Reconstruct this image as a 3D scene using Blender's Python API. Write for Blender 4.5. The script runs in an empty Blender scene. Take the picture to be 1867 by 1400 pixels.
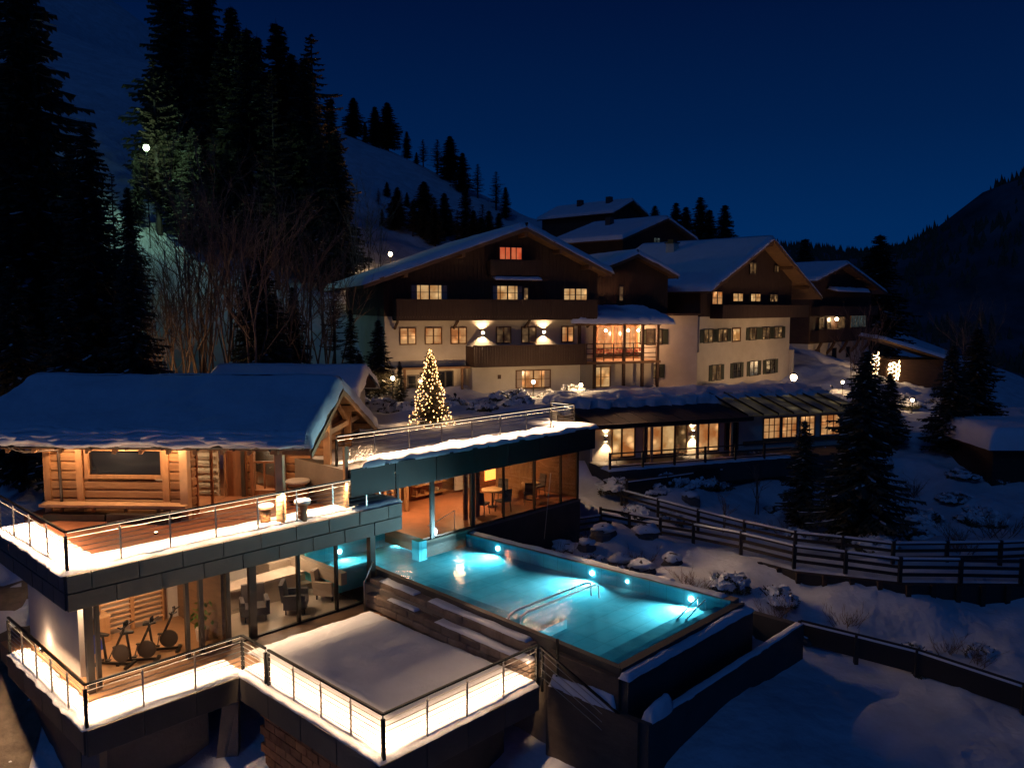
import bpy, math, random
import numpy as np
from mathutils import Vector, Matrix, noise
R = math.radians
random.seed(7)
sc = bpy.context.scene
COL = sc.collection

# ------------------------------------------------------------------ camera, sky, exposure
CAMZ = 9.5
cam_d = bpy.data.cameras.new('camera'); cam = bpy.data.objects.new('camera', cam_d); COL.objects.link(cam)
cam.location = (0, 0, CAMZ)
cam.rotation_euler = (R(90) - math.atan(140 / 1480), 0, 0)
cam_d.sensor_width = 36; cam_d.lens = 36 * 1480 / 1867
cam_d.clip_end = 3000; cam_d.clip_start = 0.1
sc.camera = cam
world = bpy.data.worlds.new('World'); sc.world = world; world.use_nodes = True
wn = world.node_tree; wn.nodes.clear()
wo = wn.nodes.new('ShaderNodeOutputWorld'); bg = wn.nodes.new('ShaderNodeBackground')
# night sky: a Nishita sky far too weak to show at this hour, so the deep blue of late dusk is a plain
# elevation gradient (brighter toward the horizon all the way round)
geo = wn.nodes.new('ShaderNodeTexCoord'); sep = wn.nodes.new('ShaderNodeSeparateXYZ'); ramp = wn.nodes.new('ShaderNodeValToRGB')
wn.links.new(geo.outputs['Generated'], sep.inputs[0]); wn.links.new(sep.outputs['Z'], ramp.inputs[0])
cr_ = ramp.color_ramp
for pos, c in ((0.0,(0.0005,0.0235,0.107)),(0.09,(0.0004,0.0215,0.100)),(0.2,(0.0004,0.0130,0.066)),(0.33,(0.0004,0.0068,0.041)),(0.55,(0.0004,0.0052,0.030)),(1.0,(0.0004,0.005,0.028))):
    e = cr_.elements[0] if pos == 0.0 else (cr_.elements[len(cr_.elements)-1] if pos == 1.0 else cr_.elements.new(pos))
    e.position = pos; e.color = (*c, 1)
wn.links.new(ramp.outputs[0], bg.inputs[0]); bg.inputs[1].default_value = 1.0
wn.links.new(bg.outputs[0], wo.inputs[0])
# weak blue moonlight from high behind the camera
sd = bpy.data.lights.new('sun', 'SUN'); sd.energy = 0.12; sd.angle = R(12); sd.color = (0.10, 0.32, 1.0)
so = bpy.data.objects.new('sun', sd); COL.objects.link(so); so.rotation_euler = (R(48), 0, R(-25))
sc.view_settings.view_transform = 'Standard'; sc.view_settings.look = 'None'
sc.view_settings.exposure = 0.0; sc.view_settings.gamma = 1.0; sc.view_settings.use_curve_mapping = False
sc.render.engine = 'CYCLES'
sc.cycles.use_denoising = True
sc.cycles.max_bounces = 7; sc.cycles.diffuse_bounces = 3; sc.cycles.glossy_bounces = 3
sc.cycles.transparent_max_bounces = 12; sc.cycles.transmission_bounces = 3
sc.cycles.sample_clamp_indirect = 4.0; sc.cycles.caustics_reflective = False; sc.cycles.caustics_refractive = False
sc.cycles.use_light_tree = True

# ------------------------------------------------------------------ frames and helpers
class Fr:
    def __init__(s, ox, oy, deg):
        s.o = (ox, oy); s.a = R(deg); s.c = math.cos(s.a); s.s = math.sin(s.a)
    def w(s, x, y, z=0.0):
        return Vector((s.o[0] + x * s.c - y * s.s, s.o[1] + x * s.s + y * s.c, z))
    def inv(s, X, Y):
        X -= s.o[0]; Y -= s.o[1]
        return (X * s.c + Y * s.s, -X * s.s + Y * s.c)
UV = Fr(0, 0, 46.4)          # decks, pool, right-hand house
CH = Fr(0.6, 52, 20)         # main chalet
WG = Fr(4.7, 41.5, 20)       # low annex beside the terrace
CB = Fr(-5.8, 23.3, -3)      # log cabin
WO = Fr(0, 0, 0)
INFO = {}

def props(o, label=None, cat=None, group=None, kind=None):
    if label: o['label'] = label
    if cat: o['category'] = cat
    if group: o['group'] = group
    if kind: o['kind'] = kind
    return o
def thing(name, label, cat, fr, base, group=None):
    o = bpy.data.objects.new(name, None); COL.objects.link(o)
    o.empty_display_size = 0.2
    o.location = fr.w(*base); o.rotation_euler = (0, 0, fr.a)
    INFO[o.name] = (fr, Vector(base))
    return props(o, label, cat, group)

class MB:
    def __init__(s): s.v = []; s.f = []
    def add(s, vs, fs):
        n = len(s.v); s.v += [tuple(p) for p in vs]; s.f += [tuple(i + n for i in f) for f in fs]; return s
    def box(s, x0, x1, y0, y1, z0, z1):
        if x0 > x1: x0, x1 = x1, x0
        if y0 > y1: y0, y1 = y1, y0
        if z0 > z1: z0, z1 = z1, z0
        return s.add([(x0,y0,z0),(x1,y0,z0),(x1,y1,z0),(x0,y1,z0),(x0,y0,z1),(x1,y0,z1),(x1,y1,z1),(x0,y1,z1)],
                     [(0,3,2,1),(4,5,6,7),(0,1,5,4),(1,2,6,5),(2,3,7,6),(3,0,4,7)])
    def bar(s, p, q, w, h=None):
        h = h or w; p = Vector(p); q = Vector(q); d = (q - p).normalized()
        up = Vector((0,0,1)) if abs(d.z) < 0.95 else Vector((0,1,0))
        a = d.cross(up).normalized(); b = a.cross(d).normalized()
        vs = []
        for c in (p, q):
            for i, j in ((-1,-1),(1,-1),(1,1),(-1,1)): vs.append(c + a * (i * w / 2) + b * (j * h / 2))
        return s.add(vs, [(0,1,2,3),(7,6,5,4),(0,4,5,1),(1,5,6,2),(2,6,7,3),(3,7,4,0)])
    def tube(s, pts, r, n=6, r2=None):
        pts = [Vector(p) for p in pts]; m = len(pts); vs = []
        for k, p in enumerate(pts):
            d = (pts[min(k+1, m-1)] - pts[max(k-1, 0)]).normalized()
            up = Vector((0,0,1)) if abs(d.z) < 0.9 else Vector((1,0,0))
            a = d.cross(up).normalized(); b = a.cross(d)
            rr = r if r2 is None else r + (r2 - r) * k / (m - 1)
            for i in range(n):
                t = 2 * math.pi * i / n; vs.append(p + a * (rr * math.cos(t)) + b * (rr * math.sin(t)))
        fs = [(k*n+i, k*n+(i+1)%n, (k+1)*n+(i+1)%n, (k+1)*n+i) for k in range(m-1) for i in range(n)]
        fs += [tuple(range(n-1, -1, -1)), tuple((m-1)*n + i for i in range(n))]
        return s.add(vs, fs)
    def prism(s, poly, y0, y1):
        """poly in x,z extruded along y"""
        n = len(poly)
        vs = [(x, y0, z) for x, z in poly] + [(x, y1, z) for x, z in poly]
        fs = [tuple(range(n)), tuple(range(2*n-1, n-1, -1))] + [(i, i+n, (i+1)%n+n, (i+1)%n) for i in range(n)]
        return s.add(vs, fs)
    def prismx(s, poly, x0, x1):
        n = len(poly)
        vs = [(x0, y, z) for y, z in poly] + [(x1, y, z) for y, z in poly]
        fs = [tuple(range(n)), tuple(range(2*n-1, n-1, -1))] + [(i, i+n, (i+1)%n+n, (i+1)%n) for i in range(n)]
        return s.add(vs, fs)
    def slab(s, poly, z0, z1):
        n = len(poly)
        vs = [(x, y, z0) for x, y in poly] + [(x, y, z1) for x, y in poly]
        fs = [tuple(range(n-1, -1, -1)), tuple(range(n, 2*n))] + [(i, (i+1)%n, (i+1)%n+n, i+n) for i in range(n)]
        return s.add(vs, fs)
    def lathe(s, c, prof, n=12):
        vs = []
        for r, z in prof:
            for i in range(n):
                t = 2*math.pi*i/n; vs.append((c[0]+r*math.cos(t), c[1]+r*math.sin(t), c[2]+z))
        m = len(prof)
        fs = [(k*n+i, k*n+(i+1)%n, (k+1)*n+(i+1)%n, (k+1)*n+i) for k in range(m-1) for i in range(n)]
        fs += [tuple(range(n-1,-1,-1)), tuple((m-1)*n+i for i in range(n))]
        return s.add(vs, fs)
    def hexa(s, a, b):
        """a, b: two quads (4 points each) joined"""
        return s.add(list(a)+list(b), [(3,2,1,0),(4,5,6,7),(0,1,5,4),(1,2,6,5),(2,3,7,6),(3,0,4,7)])
    def build(s, name, mat, parent=None, fr=None, base=None, smooth=False, label=None, fix=True):
        if parent is not None: fr, base = INFO[parent.name]
        base = Vector(base)
        me = bpy.data.meshes.new(name)
        me.from_pydata([(p[0]-base.x, p[1]-base.y, p[2]-base.z) for p in s.v], [], s.f)
        if fix and len(s.f) < 20000:
            import bmesh
            bm = bmesh.new(); bm.from_mesh(me); bmesh.ops.recalc_face_normals(bm, faces=bm.faces); bm.to_mesh(me); bm.free()
        me.materials.append(mat)
        if smooth: me.polygons.foreach_set('use_smooth', [True]*len(me.polygons))
        me.update()
        o = bpy.data.objects.new(name, me); COL.objects.link(o)
        if parent is not None: o.parent = parent
        else: o.location = fr.w(*base); o.rotation_euler = (0, 0, fr.a)
        INFO[o.name] = (fr, base)
        if label: o['label'] = label
        return o

_unit = {}
def piece(name, parent, mat, x0, x1, y0, y1, z0, z1, bev=0.012):
    """one block / board / panel; alike pieces share mesh data (a bevelled unit block)"""
    dx, dy, dz = abs(x1-x0), abs(y1-y0), abs(z1-z0)
    key = (mat.name, round(dx,2), round(dy,2), round(dz,2), name)
    if key not in _unit:
        b = min(bev, dx*0.3, dy*0.3, dz*0.3)
        import bmesh
        bm = bmesh.new(); bmesh.ops.create_cube(bm, size=1.0)
        for v in bm.verts: v.co = Vector((v.co.x*round(dx,2) or v.co.x*dx, v.co.y*(round(dy,2) or dy), v.co.z*(round(dz,2) or dz)))
        if b > 0.002: bmesh.ops.bevel(bm, geom=bm.edges[:], offset=b, segments=1, affect='EDGES')
        me = bpy.data.meshes.new(name); bm.to_mesh(me); bm.free(); me.materials.append(mat); _unit[key] = me
    o = bpy.data.objects.new(name, _unit[key]); COL.objects.link(o)
    fr, base = INFO[parent.name]; o.parent = parent
    o.location = Vector(((x0+x1)/2, (y0+y1)/2, (z0+z1)/2)) - base
    return o
def copy_tree(o, parent=None):
    c = o.copy(); COL.objects.link(c); c.parent = parent
    for ch in o.children: copy_tree(ch, c)
    return c

# ------------------------------------------------------------------ materials
def mat(name, col, rough=0.7, metal=0.0, var=0.0, vscale=3.0, vstretch=(1,1,1), bump=0.0, bscale=12.0, col2=None, rnd=0.0, spec=0.5, detail=5, bdist=0.05):
    m = bpy.data.materials.new(name); m.use_nodes = True; nt = m.node_tree; N = nt.nodes; L = nt.links
    b = N['Principled BSDF']; b.inputs['Roughness'].default_value = rough; b.inputs['Metallic'].default_value = metal
    b.inputs['Specular IOR Level'].default_value = spec
    c = (*col, 1); b.inputs['Base Color'].default_value = c
    if var or col2 or bump or rnd:
        g = N.new('ShaderNodeNewGeometry'); mp = N.new('ShaderNodeMapping'); mp.inputs['Scale'].default_value = vstretch
        L.new(g.outputs['Position'], mp.inputs[0])
        nz = N.new('ShaderNodeTexNoise'); nz.inputs['Scale'].default_value = vscale; nz.inputs['Detail'].default_value = detail
        nz.inputs['Roughness'].default_value = 0.62
        L.new(mp.outputs[0], nz.inputs['Vector'])
        rp = N.new('ShaderNodeValToRGB')
        c2 = col2 or tuple(x*(1-var) for x in col)
        c1 = col if col2 else tuple(min(1, x*(1+var)) for x in col)
        rp.color_ramp.elements[0].position = 0.3; rp.color_ramp.elements[1].position = 0.7
        rp.color_ramp.elements[0].color = (*c2, 1); rp.color_ramp.elements[1].color = (*c1, 1)
        L.new(nz.outputs['Fac'], rp.inputs[0]); out = rp.outputs[0]
        if rnd:
            oi = N.new('ShaderNodeObjectInfo'); mr = N.new('ShaderNodeMapRange'); mr.inputs[3].default_value = 1-rnd; mr.inputs[4].default_value = 1+rnd
            L.new(oi.outputs['Random'], mr.inputs[0])
            mx = N.new('ShaderNodeVectorMath'); mx.operation = 'SCALE'
            L.new(out, mx.inputs[0]); L.new(mr.outputs[0], mx.inputs['Scale']); out = mx.outputs[0]
        L.new(out, b.inputs['Base Color'])
        if bump:
            n2 = N.new('ShaderNodeTexNoise'); n2.inputs['Scale'].default_value = bscale; n2.inputs['Detail'].default_value = 6
            L.new(mp.outputs[0], n2.inputs['Vector'])
            bp = N.new('ShaderNodeBump'); bp.inputs['Strength'].default_value = bump; bp.inputs['Distance'].default_value = bdist
            L.new(n2.outputs['Fac'], bp.inputs['Height']); L.new(bp.outputs[0], b.inputs['Normal'])
    return m
def emis(name, col, strength):
    m = bpy.data.materials.new(name); m.use_nodes = True; nt = m.node_tree
    b = nt.nodes['Principled BSDF']; b.inputs['Base Color'].default_value = (0.1,0.1,0.1,1)
    b.inputs['Emission Color'].default_value = (*col, 1); b.inputs['Emission Strength'].default_value = strength
    return m
def lit_window(name, c1, c2, lo, hi, scale=1.3):
    """a lit room behind the pane: curtains and furniture as warm patches, a brighter lamp somewhere"""
    m = bpy.data.materials.new(name); m.use_nodes = True; nt = m.node_tree; N = nt.nodes; L = nt.links
    b = N['Principled BSDF']; b.inputs['Base Color'].default_value = (0.05,0.04,0.03,1); b.inputs['Roughness'].default_value = 0.12
    g = N.new('ShaderNodeNewGeometry'); nz = N.new('ShaderNodeTexNoise'); nz.inputs['Scale'].default_value = scale; nz.inputs['Detail'].default_value = 4
    L.new(g.outputs['Position'], nz.inputs['Vector'])
    vo = N.new('ShaderNodeTexVoronoi'); vo.inputs['Scale'].default_value = scale*1.1; L.new(g.outputs['Position'], vo.inputs['Vector'])
    rp = N.new('ShaderNodeValToRGB'); rp.color_ramp.elements[0].color = (*c2,1); rp.color_ramp.elements[1].color = (*c1,1)
    rp.color_ramp.elements[0].position = 0.38; rp.color_ramp.elements[1].position = 0.6
    L.new(nz.outputs['Fac'], rp.inputs[0]); L.new(rp.outputs[0], b.inputs['Emission Color'])
    mr = N.new('ShaderNodeMapRange'); mr.inputs[1].default_value = 0.0; mr.inputs[2].default_value = 0.35
    mr.inputs[3].default_value = hi; mr.inputs[4].default_value = lo
    L.new(vo.outputs['Distance'], mr.inputs[0]); L.new(mr.outputs[0], b.inputs['Emission Strength'])
    return m
def glass(name, tintc=(0.93,0.95,0.94), ior=1.45):
    m = bpy.data.materials.new(name); m.use_nodes = True; nt = m.node_tree; N = nt.nodes; L = nt.links; N.clear()
    o = N.new('ShaderNodeOutputMaterial'); t = N.new('ShaderNodeBsdfTransparent'); g = N.new('ShaderNodeBsdfGlossy')
    t.inputs[0].default_value = (*tintc,1); g.inputs['Roughness'].default_value = 0.02
    ge = N.new('ShaderNodeNewGeometry'); dt = N.new('ShaderNodeVectorMath'); dt.operation = 'DOT_PRODUCT'
    L.new(ge.outputs['Incoming'], dt.inputs[0]); L.new(ge.outputs['Normal'], dt.inputs[1])
    def mth(op, a, b=None):
        n = N.new('ShaderNodeMath'); n.operation = op
        if hasattr(a, 'links'): L.new(a, n.inputs[0])
        else: n.inputs[0].default_value = a
        if b is not None: n.inputs[1].default_value = b
        return n.outputs[0]
    r0 = ((ior-1)/(ior+1))**2; ab = mth('ABSOLUTE', dt.outputs['Value'])
    sb = N.new('ShaderNodeMath'); sb.operation = 'SUBTRACT'; sb.inputs[0].default_value = 1.0; L.new(ab, sb.inputs[1])
    fr_ = mth('ADD', mth('MULTIPLY', mth('POWER', sb.outputs[0], 5.0), 1-r0), r0); mx = N.new('ShaderNodeMixShader')
    L.new(fr_, mx.inputs[0]); L.new(t.outputs[0], mx.inputs[1]); L.new(g.outputs[0], mx.inputs[2]); L.new(mx.outputs[0], o.inputs[0])
    return m
M = {}
M['snow'] = mat('snow', (0.80,0.81,0.83), 0.75, var=0.05, vscale=0.8, bump=0.5, bscale=4, bdist=0.08, spec=0.25)
M['snow_ground'] = mat('snow_ground', (0.76,0.77,0.80), 0.8, vscale=0.55, bump=1.0, bscale=1.9, bdist=0.12, col2=(0.52,0.52,0.54), spec=0.2, detail=8)
M['log'] = mat('log', (0.40,0.21,0.09), 0.65, vscale=2.0, vstretch=(1.2,1.2,9), bump=0.35, bscale=7, col2=(0.24,0.115,0.045), rnd=0.28)
M['beam'] = mat('beam', (0.44,0.235,0.10), 0.6, vscale=2.5, vstretch=(3,3,1), bump=0.2, col2=(0.29,0.14,0.06), rnd=0.1)
M['beam_pale'] = mat('beam_pale', (0.55,0.33,0.17), 0.6, var=0.15, vscale=3, rnd=0.08)
M['door_wood'] = mat('door_wood', (0.27,0.11,0.045), 0.5, vscale=3, vstretch=(5,5,1), col2=(0.16,0.06,0.025), rnd=0.15)
M['dark_wood'] = mat('dark_wood', (0.085,0.042,0.022), 0.75, vscale=1.6, vstretch=(1,1,6), bump=0.3, col2=(0.045,0.022,0.012), rnd=0.15)
M['dark_wood_v'] = mat('dark_wood_v', (0.055,0.028,0.017), 0.75, vscale=2.2, vstretch=(6,6,1), bump=0.3, col2=(0.04,0.021,0.013), rnd=0.2)
M['brown_wood'] = mat('brown_wood', (0.16,0.085,0.04), 0.7, var=0.3, vscale=2, vstretch=(1,1,5), bump=0.2, rnd=0.12)
M['plaster'] = mat('plaster', (0.62,0.56,0.46), 0.9, vscale=0.7, bump=0.2, bscale=9, col2=(0.50,0.44,0.35), detail=8)
M['white_wall'] = mat('white_wall', (0.62,0.57,0.52), 0.85, vscale=0.9, bump=0.1, col2=(0.52,0.47,0.42))
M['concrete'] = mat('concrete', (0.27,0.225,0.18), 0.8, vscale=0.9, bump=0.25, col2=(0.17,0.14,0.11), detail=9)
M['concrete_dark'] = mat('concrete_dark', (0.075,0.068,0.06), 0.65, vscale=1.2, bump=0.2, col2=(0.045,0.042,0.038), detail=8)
M['fascia'] = mat('fascia', (0.115,0.10,0.082), 0.55, vscale=1.1, bump=0.15, col2=(0.075,0.066,0.055), rnd=0.16, detail=9)
M['roof_metal'] = mat('roof_metal', (0.014,0.013,0.011), 0.6, var=0.25, vscale=1.5, rnd=0.15)
M['clay'] = mat('clay_wall', (0.16,0.115,0.075), 0.85, vscale=1.3, vstretch=(1,1,2.5), bump=0.3, col2=(0.09,0.065,0.045), detail=9)
M['rail_pale'] = mat('rail_pale', (0.72,0.76,0.78), 0.3)
M['black'] = mat('black_metal', (0.012,0.011,0.010), 0.4, metal=0.3)
M['frame_dark'] = mat('frame_dark', (0.035,0.026,0.02), 0.45)
M['steel'] = mat('steel', (0.55,0.53,0.50), 0.28, metal=1.0)
M['stone'] = mat('stone', (0.30,0.225,0.165), 0.85, vscale=2.5, bump=0.6, bscale=9, col2=(0.17,0.12,0.085), rnd=0.25, detail=9)
M['brick'] = mat('brick', (0.36,0.17,0.075), 0.85, vscale=3, bump=0.5, bscale=14, col2=(0.24,0.10,0.045), rnd=0.25)
M['rock'] = mat('rock', (0.16,0.14,0.125), 0.9, vscale=1.8, bump=0.8, bscale=6, col2=(0.07,0.06,0.055), rnd=0.2, detail=9)
M['pool_tile'] = None
M['floor_wood'] = mat('floor_wood', (0.36,0.20,0.095), 0.45, vscale=2, vstretch=(1,6,1), col2=(0.26,0.13,0.06))
M['floor_red'] = mat('floor_red', (0.34,0.13,0.06), 0.5, vscale=2, var=0.2)
M['floor_stone'] = mat('floor_stone', (0.42,0.34,0.26), 0.35, vscale=0.9, var=0.12)
M['needles'] = mat('needles', (0.085,0.075,0.050), 0.85, var=0.4, vscale=1.1, rnd=0.3, spec=0.2)
M['larch'] = mat('larch', (0.11,0.075,0.05), 0.9, var=0.3, vscale=1.5, rnd=0.2, spec=0.2)
M['bark'] = mat('bark', (0.085,0.06,0.045), 0.9, var=0.3, vscale=6, bump=0.4, rnd=0.2)
M['twig'] = mat('twig', (0.20,0.13,0.09), 0.9, var=0.3, vscale=4)
M['fabric_dark'] = mat('fabric_dark', (0.06,0.05,0.05), 0.9)
M['fabric_light'] = mat('fabric_light', (0.48,0.38,0.30), 0.9, var=0.1)
M['red_flowers'] = mat('red_flowers', (0.45,0.05,0.04), 0.8, var=0.4, vscale=9)
M['blue_mat'] = mat('blue_mat', (0.015,0.03,0.22), 0.6)
M['glass'] = glass('glass')
M['shutter'] = mat('shutter', (0.035,0.045,0.028), 0.7, var=0.2)
M['glass_dark'] = mat('glass_dark', (0.012,0.014,0.018), 0.08)
M['mountain'] = mat('mountain', (0.018,0.020,0.022), 0.95, vscale=0.03, col2=(0.16,0.17,0.19), bump=0.5, bscale=0.3, detail=12)
WARM = (1.0, 0.62, 0.30)
M['win_roof'] = lit_window('win_roof', (0.55,0.42,0.20), (0.10,0.08,0.04), 0.05, 0.30, 0.7)
M['win_warm'] = lit_window('win_warm', (1.0,0.52,0.20), (0.62,0.20,0.05), 0.5, 1.6)
M['win_yellow'] = lit_window('win_yellow', (1.0,0.60,0.25), (0.62,0.26,0.07), 0.55, 1.4)
M['win_dim'] = lit_window('win_dim', (0.8,0.45,0.18), (0.12,0.05,0.02), 0.15, 1.2, 1.8)
M['win_red'] = lit_window('win_red', (1.0,0.22,0.08), (0.85,0.10,0.03), 0.55, 0.95)
M['win_cool'] = lit_window('win_cool', (0.35,0.45,0.42), (0.05,0.07,0.08), 0.10, 0.5, 2.5)
M['bulb'] = emis('bulb', (1.0,0.72,0.40), 12)
M['tree_bulb'] = emis('tree_bulb', (1.0,0.50,0.17), 7)
M['bulb_far'] = emis('bulb_far', (1.0,0.66,0.32), 9)
M['lens'] = emis('lens', (0.80,1.0,1.0), 26)
M['lamp_hot'] = emis('lamp_hot', (1.0,0.75,0.45), 20)
M['lamp_green'] = emis('lamp_green', (0.72,1.0,0.60), 16)
M['fire'] = emis('fire', (1.0,0.25,0.04), 4)
M['cold_glow'] = emis('cold_glow', (0.45,0.62,0.6), 0.6)

def add_light(name, typ, loc, energy, color=WARM, rot=None, size=0.1, size_y=None, spot=None, target=None, parent=None, spread=None):
    d = bpy.data.lights.new(name, typ); d.energy = energy; d.color = color
    if typ == 'AREA':
        d.size = size
        if size_y: d.shape = 'RECTANGLE'; d.size_y = size_y
        if spread: d.spread = spread
    else:
        d.shadow_soft_size = size
    if spot: d.spot_size = spot; d.spot_blend = 0.6
    o = bpy.data.objects.new(name, d); COL.objects.link(o); o.location = loc
    if rot: o.rotation_euler = rot
    if target is not None:
        o.rotation_euler = (Vector(target) - Vector(loc)).to_track_quat('-Z', 'Y').to_euler()
    return o

def nz(x, y, s=1.0, z=0.0):
    return noise.noise(Vector((x*s, y*s, z)))
def fbm(x, y, s=1.0, o=4, z=0.0):
    a = 1.0; t = 0.0
    for k in range(o):
        t += a*noise.noise(Vector((x*s, y*s, z+k*7.3))); a *= 0.5; s *= 2.05
    return t

def snow_mb(P, nu, nv, th, rim=0.3, jit=0.05, seed=0.0, lump=0.25, nscale=0.9, up=None, skirt=0.02, droop=0.0, dropsides=(1,1,1,1)):
    """snow lying on the bilinear patch P = (P00, P10, P11, P01)"""
    P = [Vector(p) for p in P]
    up = Vector(up) if up else Vector((0,0,1))
    Lu = (P[1]-P[0]).length; Lv = (P[3]-P[0]).length
    vs = []; W = nu+1
    bot = []
    for j in range(nv+1):
        for i in range(nu+1):
            # finer near the borders
            a = i/nu; b = j/nv
            a = 0.5-0.5*math.cos(math.pi*a) if nu > 8 and Lu < 6 else a
            p = (P[0]*(1-a)+P[1]*a)*(1-b) + (P[3]*(1-a)+P[2]*a)*b
            d = 9.0
            if dropsides[0]: d = min(d, b*Lv)
            if dropsides[1]: d = min(d, (1-a)*Lu)
            if dropsides[2]: d = min(d, (1-b)*Lv)
            if dropsides[3]: d = min(d, a*Lu)
            t = max(0.0, 1-d/rim)
            n = fbm(p.x, p.y, nscale, 4, seed)
            h = th*(1+lump*n)*math.sqrt(max(0, 1-t**2.4))
            e = Vector((fbm(p.x, p.y, 1.7, 3, seed+11), fbm(p.x, p.y, 1.7, 3, seed+23), 0))*jit*(1 if d < rim*1.2 else 0.3)
            q = p + e + up*h
            if droop and d < 1e-6: q = q - Vector((0,0,droop*(0.6+0.8*abs(n))))
            vs.append(q)
    fs = [(j*W+i, j*W+i+1, (j+1)*W+i+1, (j+1)*W+i) for j in range(nv) for i in range(nu)]
    ring = [i for i in range(nu+1)] + [j*W+nu for j in range(1, nv+1)] + [nv*W+i for i in range(nu-1, -1, -1)] + [j*W for j in range(nv-1, 0, -1)]
    base = len(vs)
    for k in ring: vs.append(vs[k] - up*skirt)
    m = len(ring)
    fs += [(ring[k], base+k, base+(k+1)%m, ring[(k+1)%m]) for k in range(m)]
    mb = MB(); mb.v = [tuple(v) for v in vs]; mb.f = fs
    return mb

# ------------------------------------------------------------------ terrain
LOW = [(-40,20,6),(-25,20,0),(-18,22,-0.3),(-14,18,-2.6),(-9,12,-4.2),(0,10,-4.2),(-2,18,-3.2),(2.6,16.5,-2.6),(4,12,-3),(3.5,17.6,-1.5),(8.4,22.5,-1.1),
    (-30,0,-4),(0,-20,-8),(40,-10,-6),(-60,-40,0),(80,-40,-12),(-14,24,0.2),(-5,25,-0.6),
    (0,26,-0.4),(6,24.8,-0.5),(3.2,28.4,0.0),(0.2,31.8,0.25),(2.3,32.6,0.55),(4.9,32.6,0.35),(4.3,30.4,0.25),(5.4,27.8,0.0),
    (5.6,37.4,0.1),(10.4,41.4,0.15),(15.5,43.7,0.15),(18.5,42.5,0.0),(3.7,36.5,0.25),(7.1,32.5,-0.05),(10.2,28.6,-0.1),(13.4,27.2,-0.1),(17.6,27.4,-0.1),(26,28.5,-0.3),
    (9.1,24.6,-1.15),(11.6,22.9,-1.2),(13.6,20.6,-1.3),(20,18,-1.8),(15,15,-1.9),(12,15,-1.8),(9.8,26.2,-0.9),(13.4,25.0,-1.0),(18,24.8,-1.1),(27,25,-1.6),(6,17,-1.5),(12,12,-2.2),
    (4.5,38.8,0.9),(8.5,40.8,1.0),(13.5,43.4,1.0),(18,47,1.3),(10,35,-0.5),(14,35,-0.9),(18,36,-0.7),(23,38,-0.2),(22,44,0.9),(26,50,1.9),(24,56,2.5),(30,62,2.9),
    (35,50,1.2),(40,60,1.8),(45,40,-1.5),(60,50,-3),(60,30,-5),(70,80,-3),(45,75,2.0),
    (-1,38,0.5),(-6,34,0.5),(-30,30,3.2),(-22,30,2.0),(-18,36,4.0),(-22,42,6.5),(-30,45,9.5),(-40,55,14)]
HIGH = [(-14,36,4.3),(-8,36,4.2),(-3.7,35.3,4.25),(0,38,4.2),(4,46,4.15),(13,49,3.9),(20,52,3.4),(-9,46,4.3),(-2,48,4.25),(6,52,4.1),(12,60,3.5),(14.4,62,3.3),
    (20,60,3.0),(26,74,2.9),(32,74,3.0),(36,84,3.2),(-14,44,4.6),(-16,52,6.5),(-18,60,10),(-20,75,15.2),(-12,75,12.5),(-6,80,11.5),(4,90,12),(-22,42,7),(-20,36,4.6),(-30,45,10),
    (-40,55,15.5),(-28,60,15),(-29,150,40),(-13.5,150,33.8),(7,150,25.0),(20,150,21),(40,150,14),(-45,150,47),(-40,100,32),(-94,220,82),(-116,220,93),(-139,220,101),(-60,110,42),
    (-90,100,50),(-60,60,26),(-60,180,44),(15,110,15.5),(5,110,16),(25,95,9),(40,100,3),(55,100,-4),(90,120,-12),(60,160,2),(80,200,8),(-200,220,120),(-150,90,75),
    (0,220,24),(-30,220,34),(30,220,16),(10,260,12),(-60,260,40),(-100,300,60),(-140,320,80),(60,260,6)]
FAR = [(-200,400,100),(-60,400,20),(0,400,10),(60,400,18),(110,420,36),(185,500,42),(155,420,38),(207,400,45),(228,400,66),(252,400,76),(300,400,92),(380,380,110),(252,300,14),(200,300,-4),
    (150,250,-14),(320,260,40),(120,300,-2),(140,360,10),(300,150,-20),(500,300,110),(200,100,-18),(-50,600,20),(100,600,30),(200,650,40),(300,600,45),(400,650,70),(-400,300,180),(185,380,24),(215,430,42),(240,480,44),(275,520,54),(200,420,38),(330,520,84)]
def tps(pts, lam):
    P = np.array(pts, float); n = len(P)
    d = np.hypot(P[:,None,0]-P[None,:,0], P[:,None,1]-P[None,:,1])
    K = np.where(d > 0, d*d*np.log(d+1e-9), 0) + lam*np.eye(n)
    Q = np.hstack([np.ones((n,1)), P[:,:2]])
    A = np.block([[K, Q],[Q.T, np.zeros((3,3))]]); b = np.concatenate([P[:,2], np.zeros(3)])
    w = np.linalg.solve(A, b)
    def f(X, Y):
        X = np.asarray(X, float); Y = np.asarray(Y, float); out = w[n] + w[n+1]*X + w[n+2]*Y
        for k in range(n):
            r = np.hypot(X-P[k,0], Y-P[k,1]); out = out + w[k]*np.where(r > 0, r*r*np.log(r+1e-9), 0)
        return out
    return f
f_low = tps(LOW, 0.5); f_high = tps(HIGH+[p for p in FAR], 1.0)
BX = [-60,-30,-16,-14,-6,-3.7,-0.9,3.0,4.0,13.0,20.0,26,40,80]
BY = [40,38,36,34.6,34.6,35.4,38.3,45.5,46.2,49.6,53,56,62,70]
BWd = [14,12,5,1.0,0.7,0.7,0.7,0.7,0.7,0.8,3.0,8,14,20]
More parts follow.
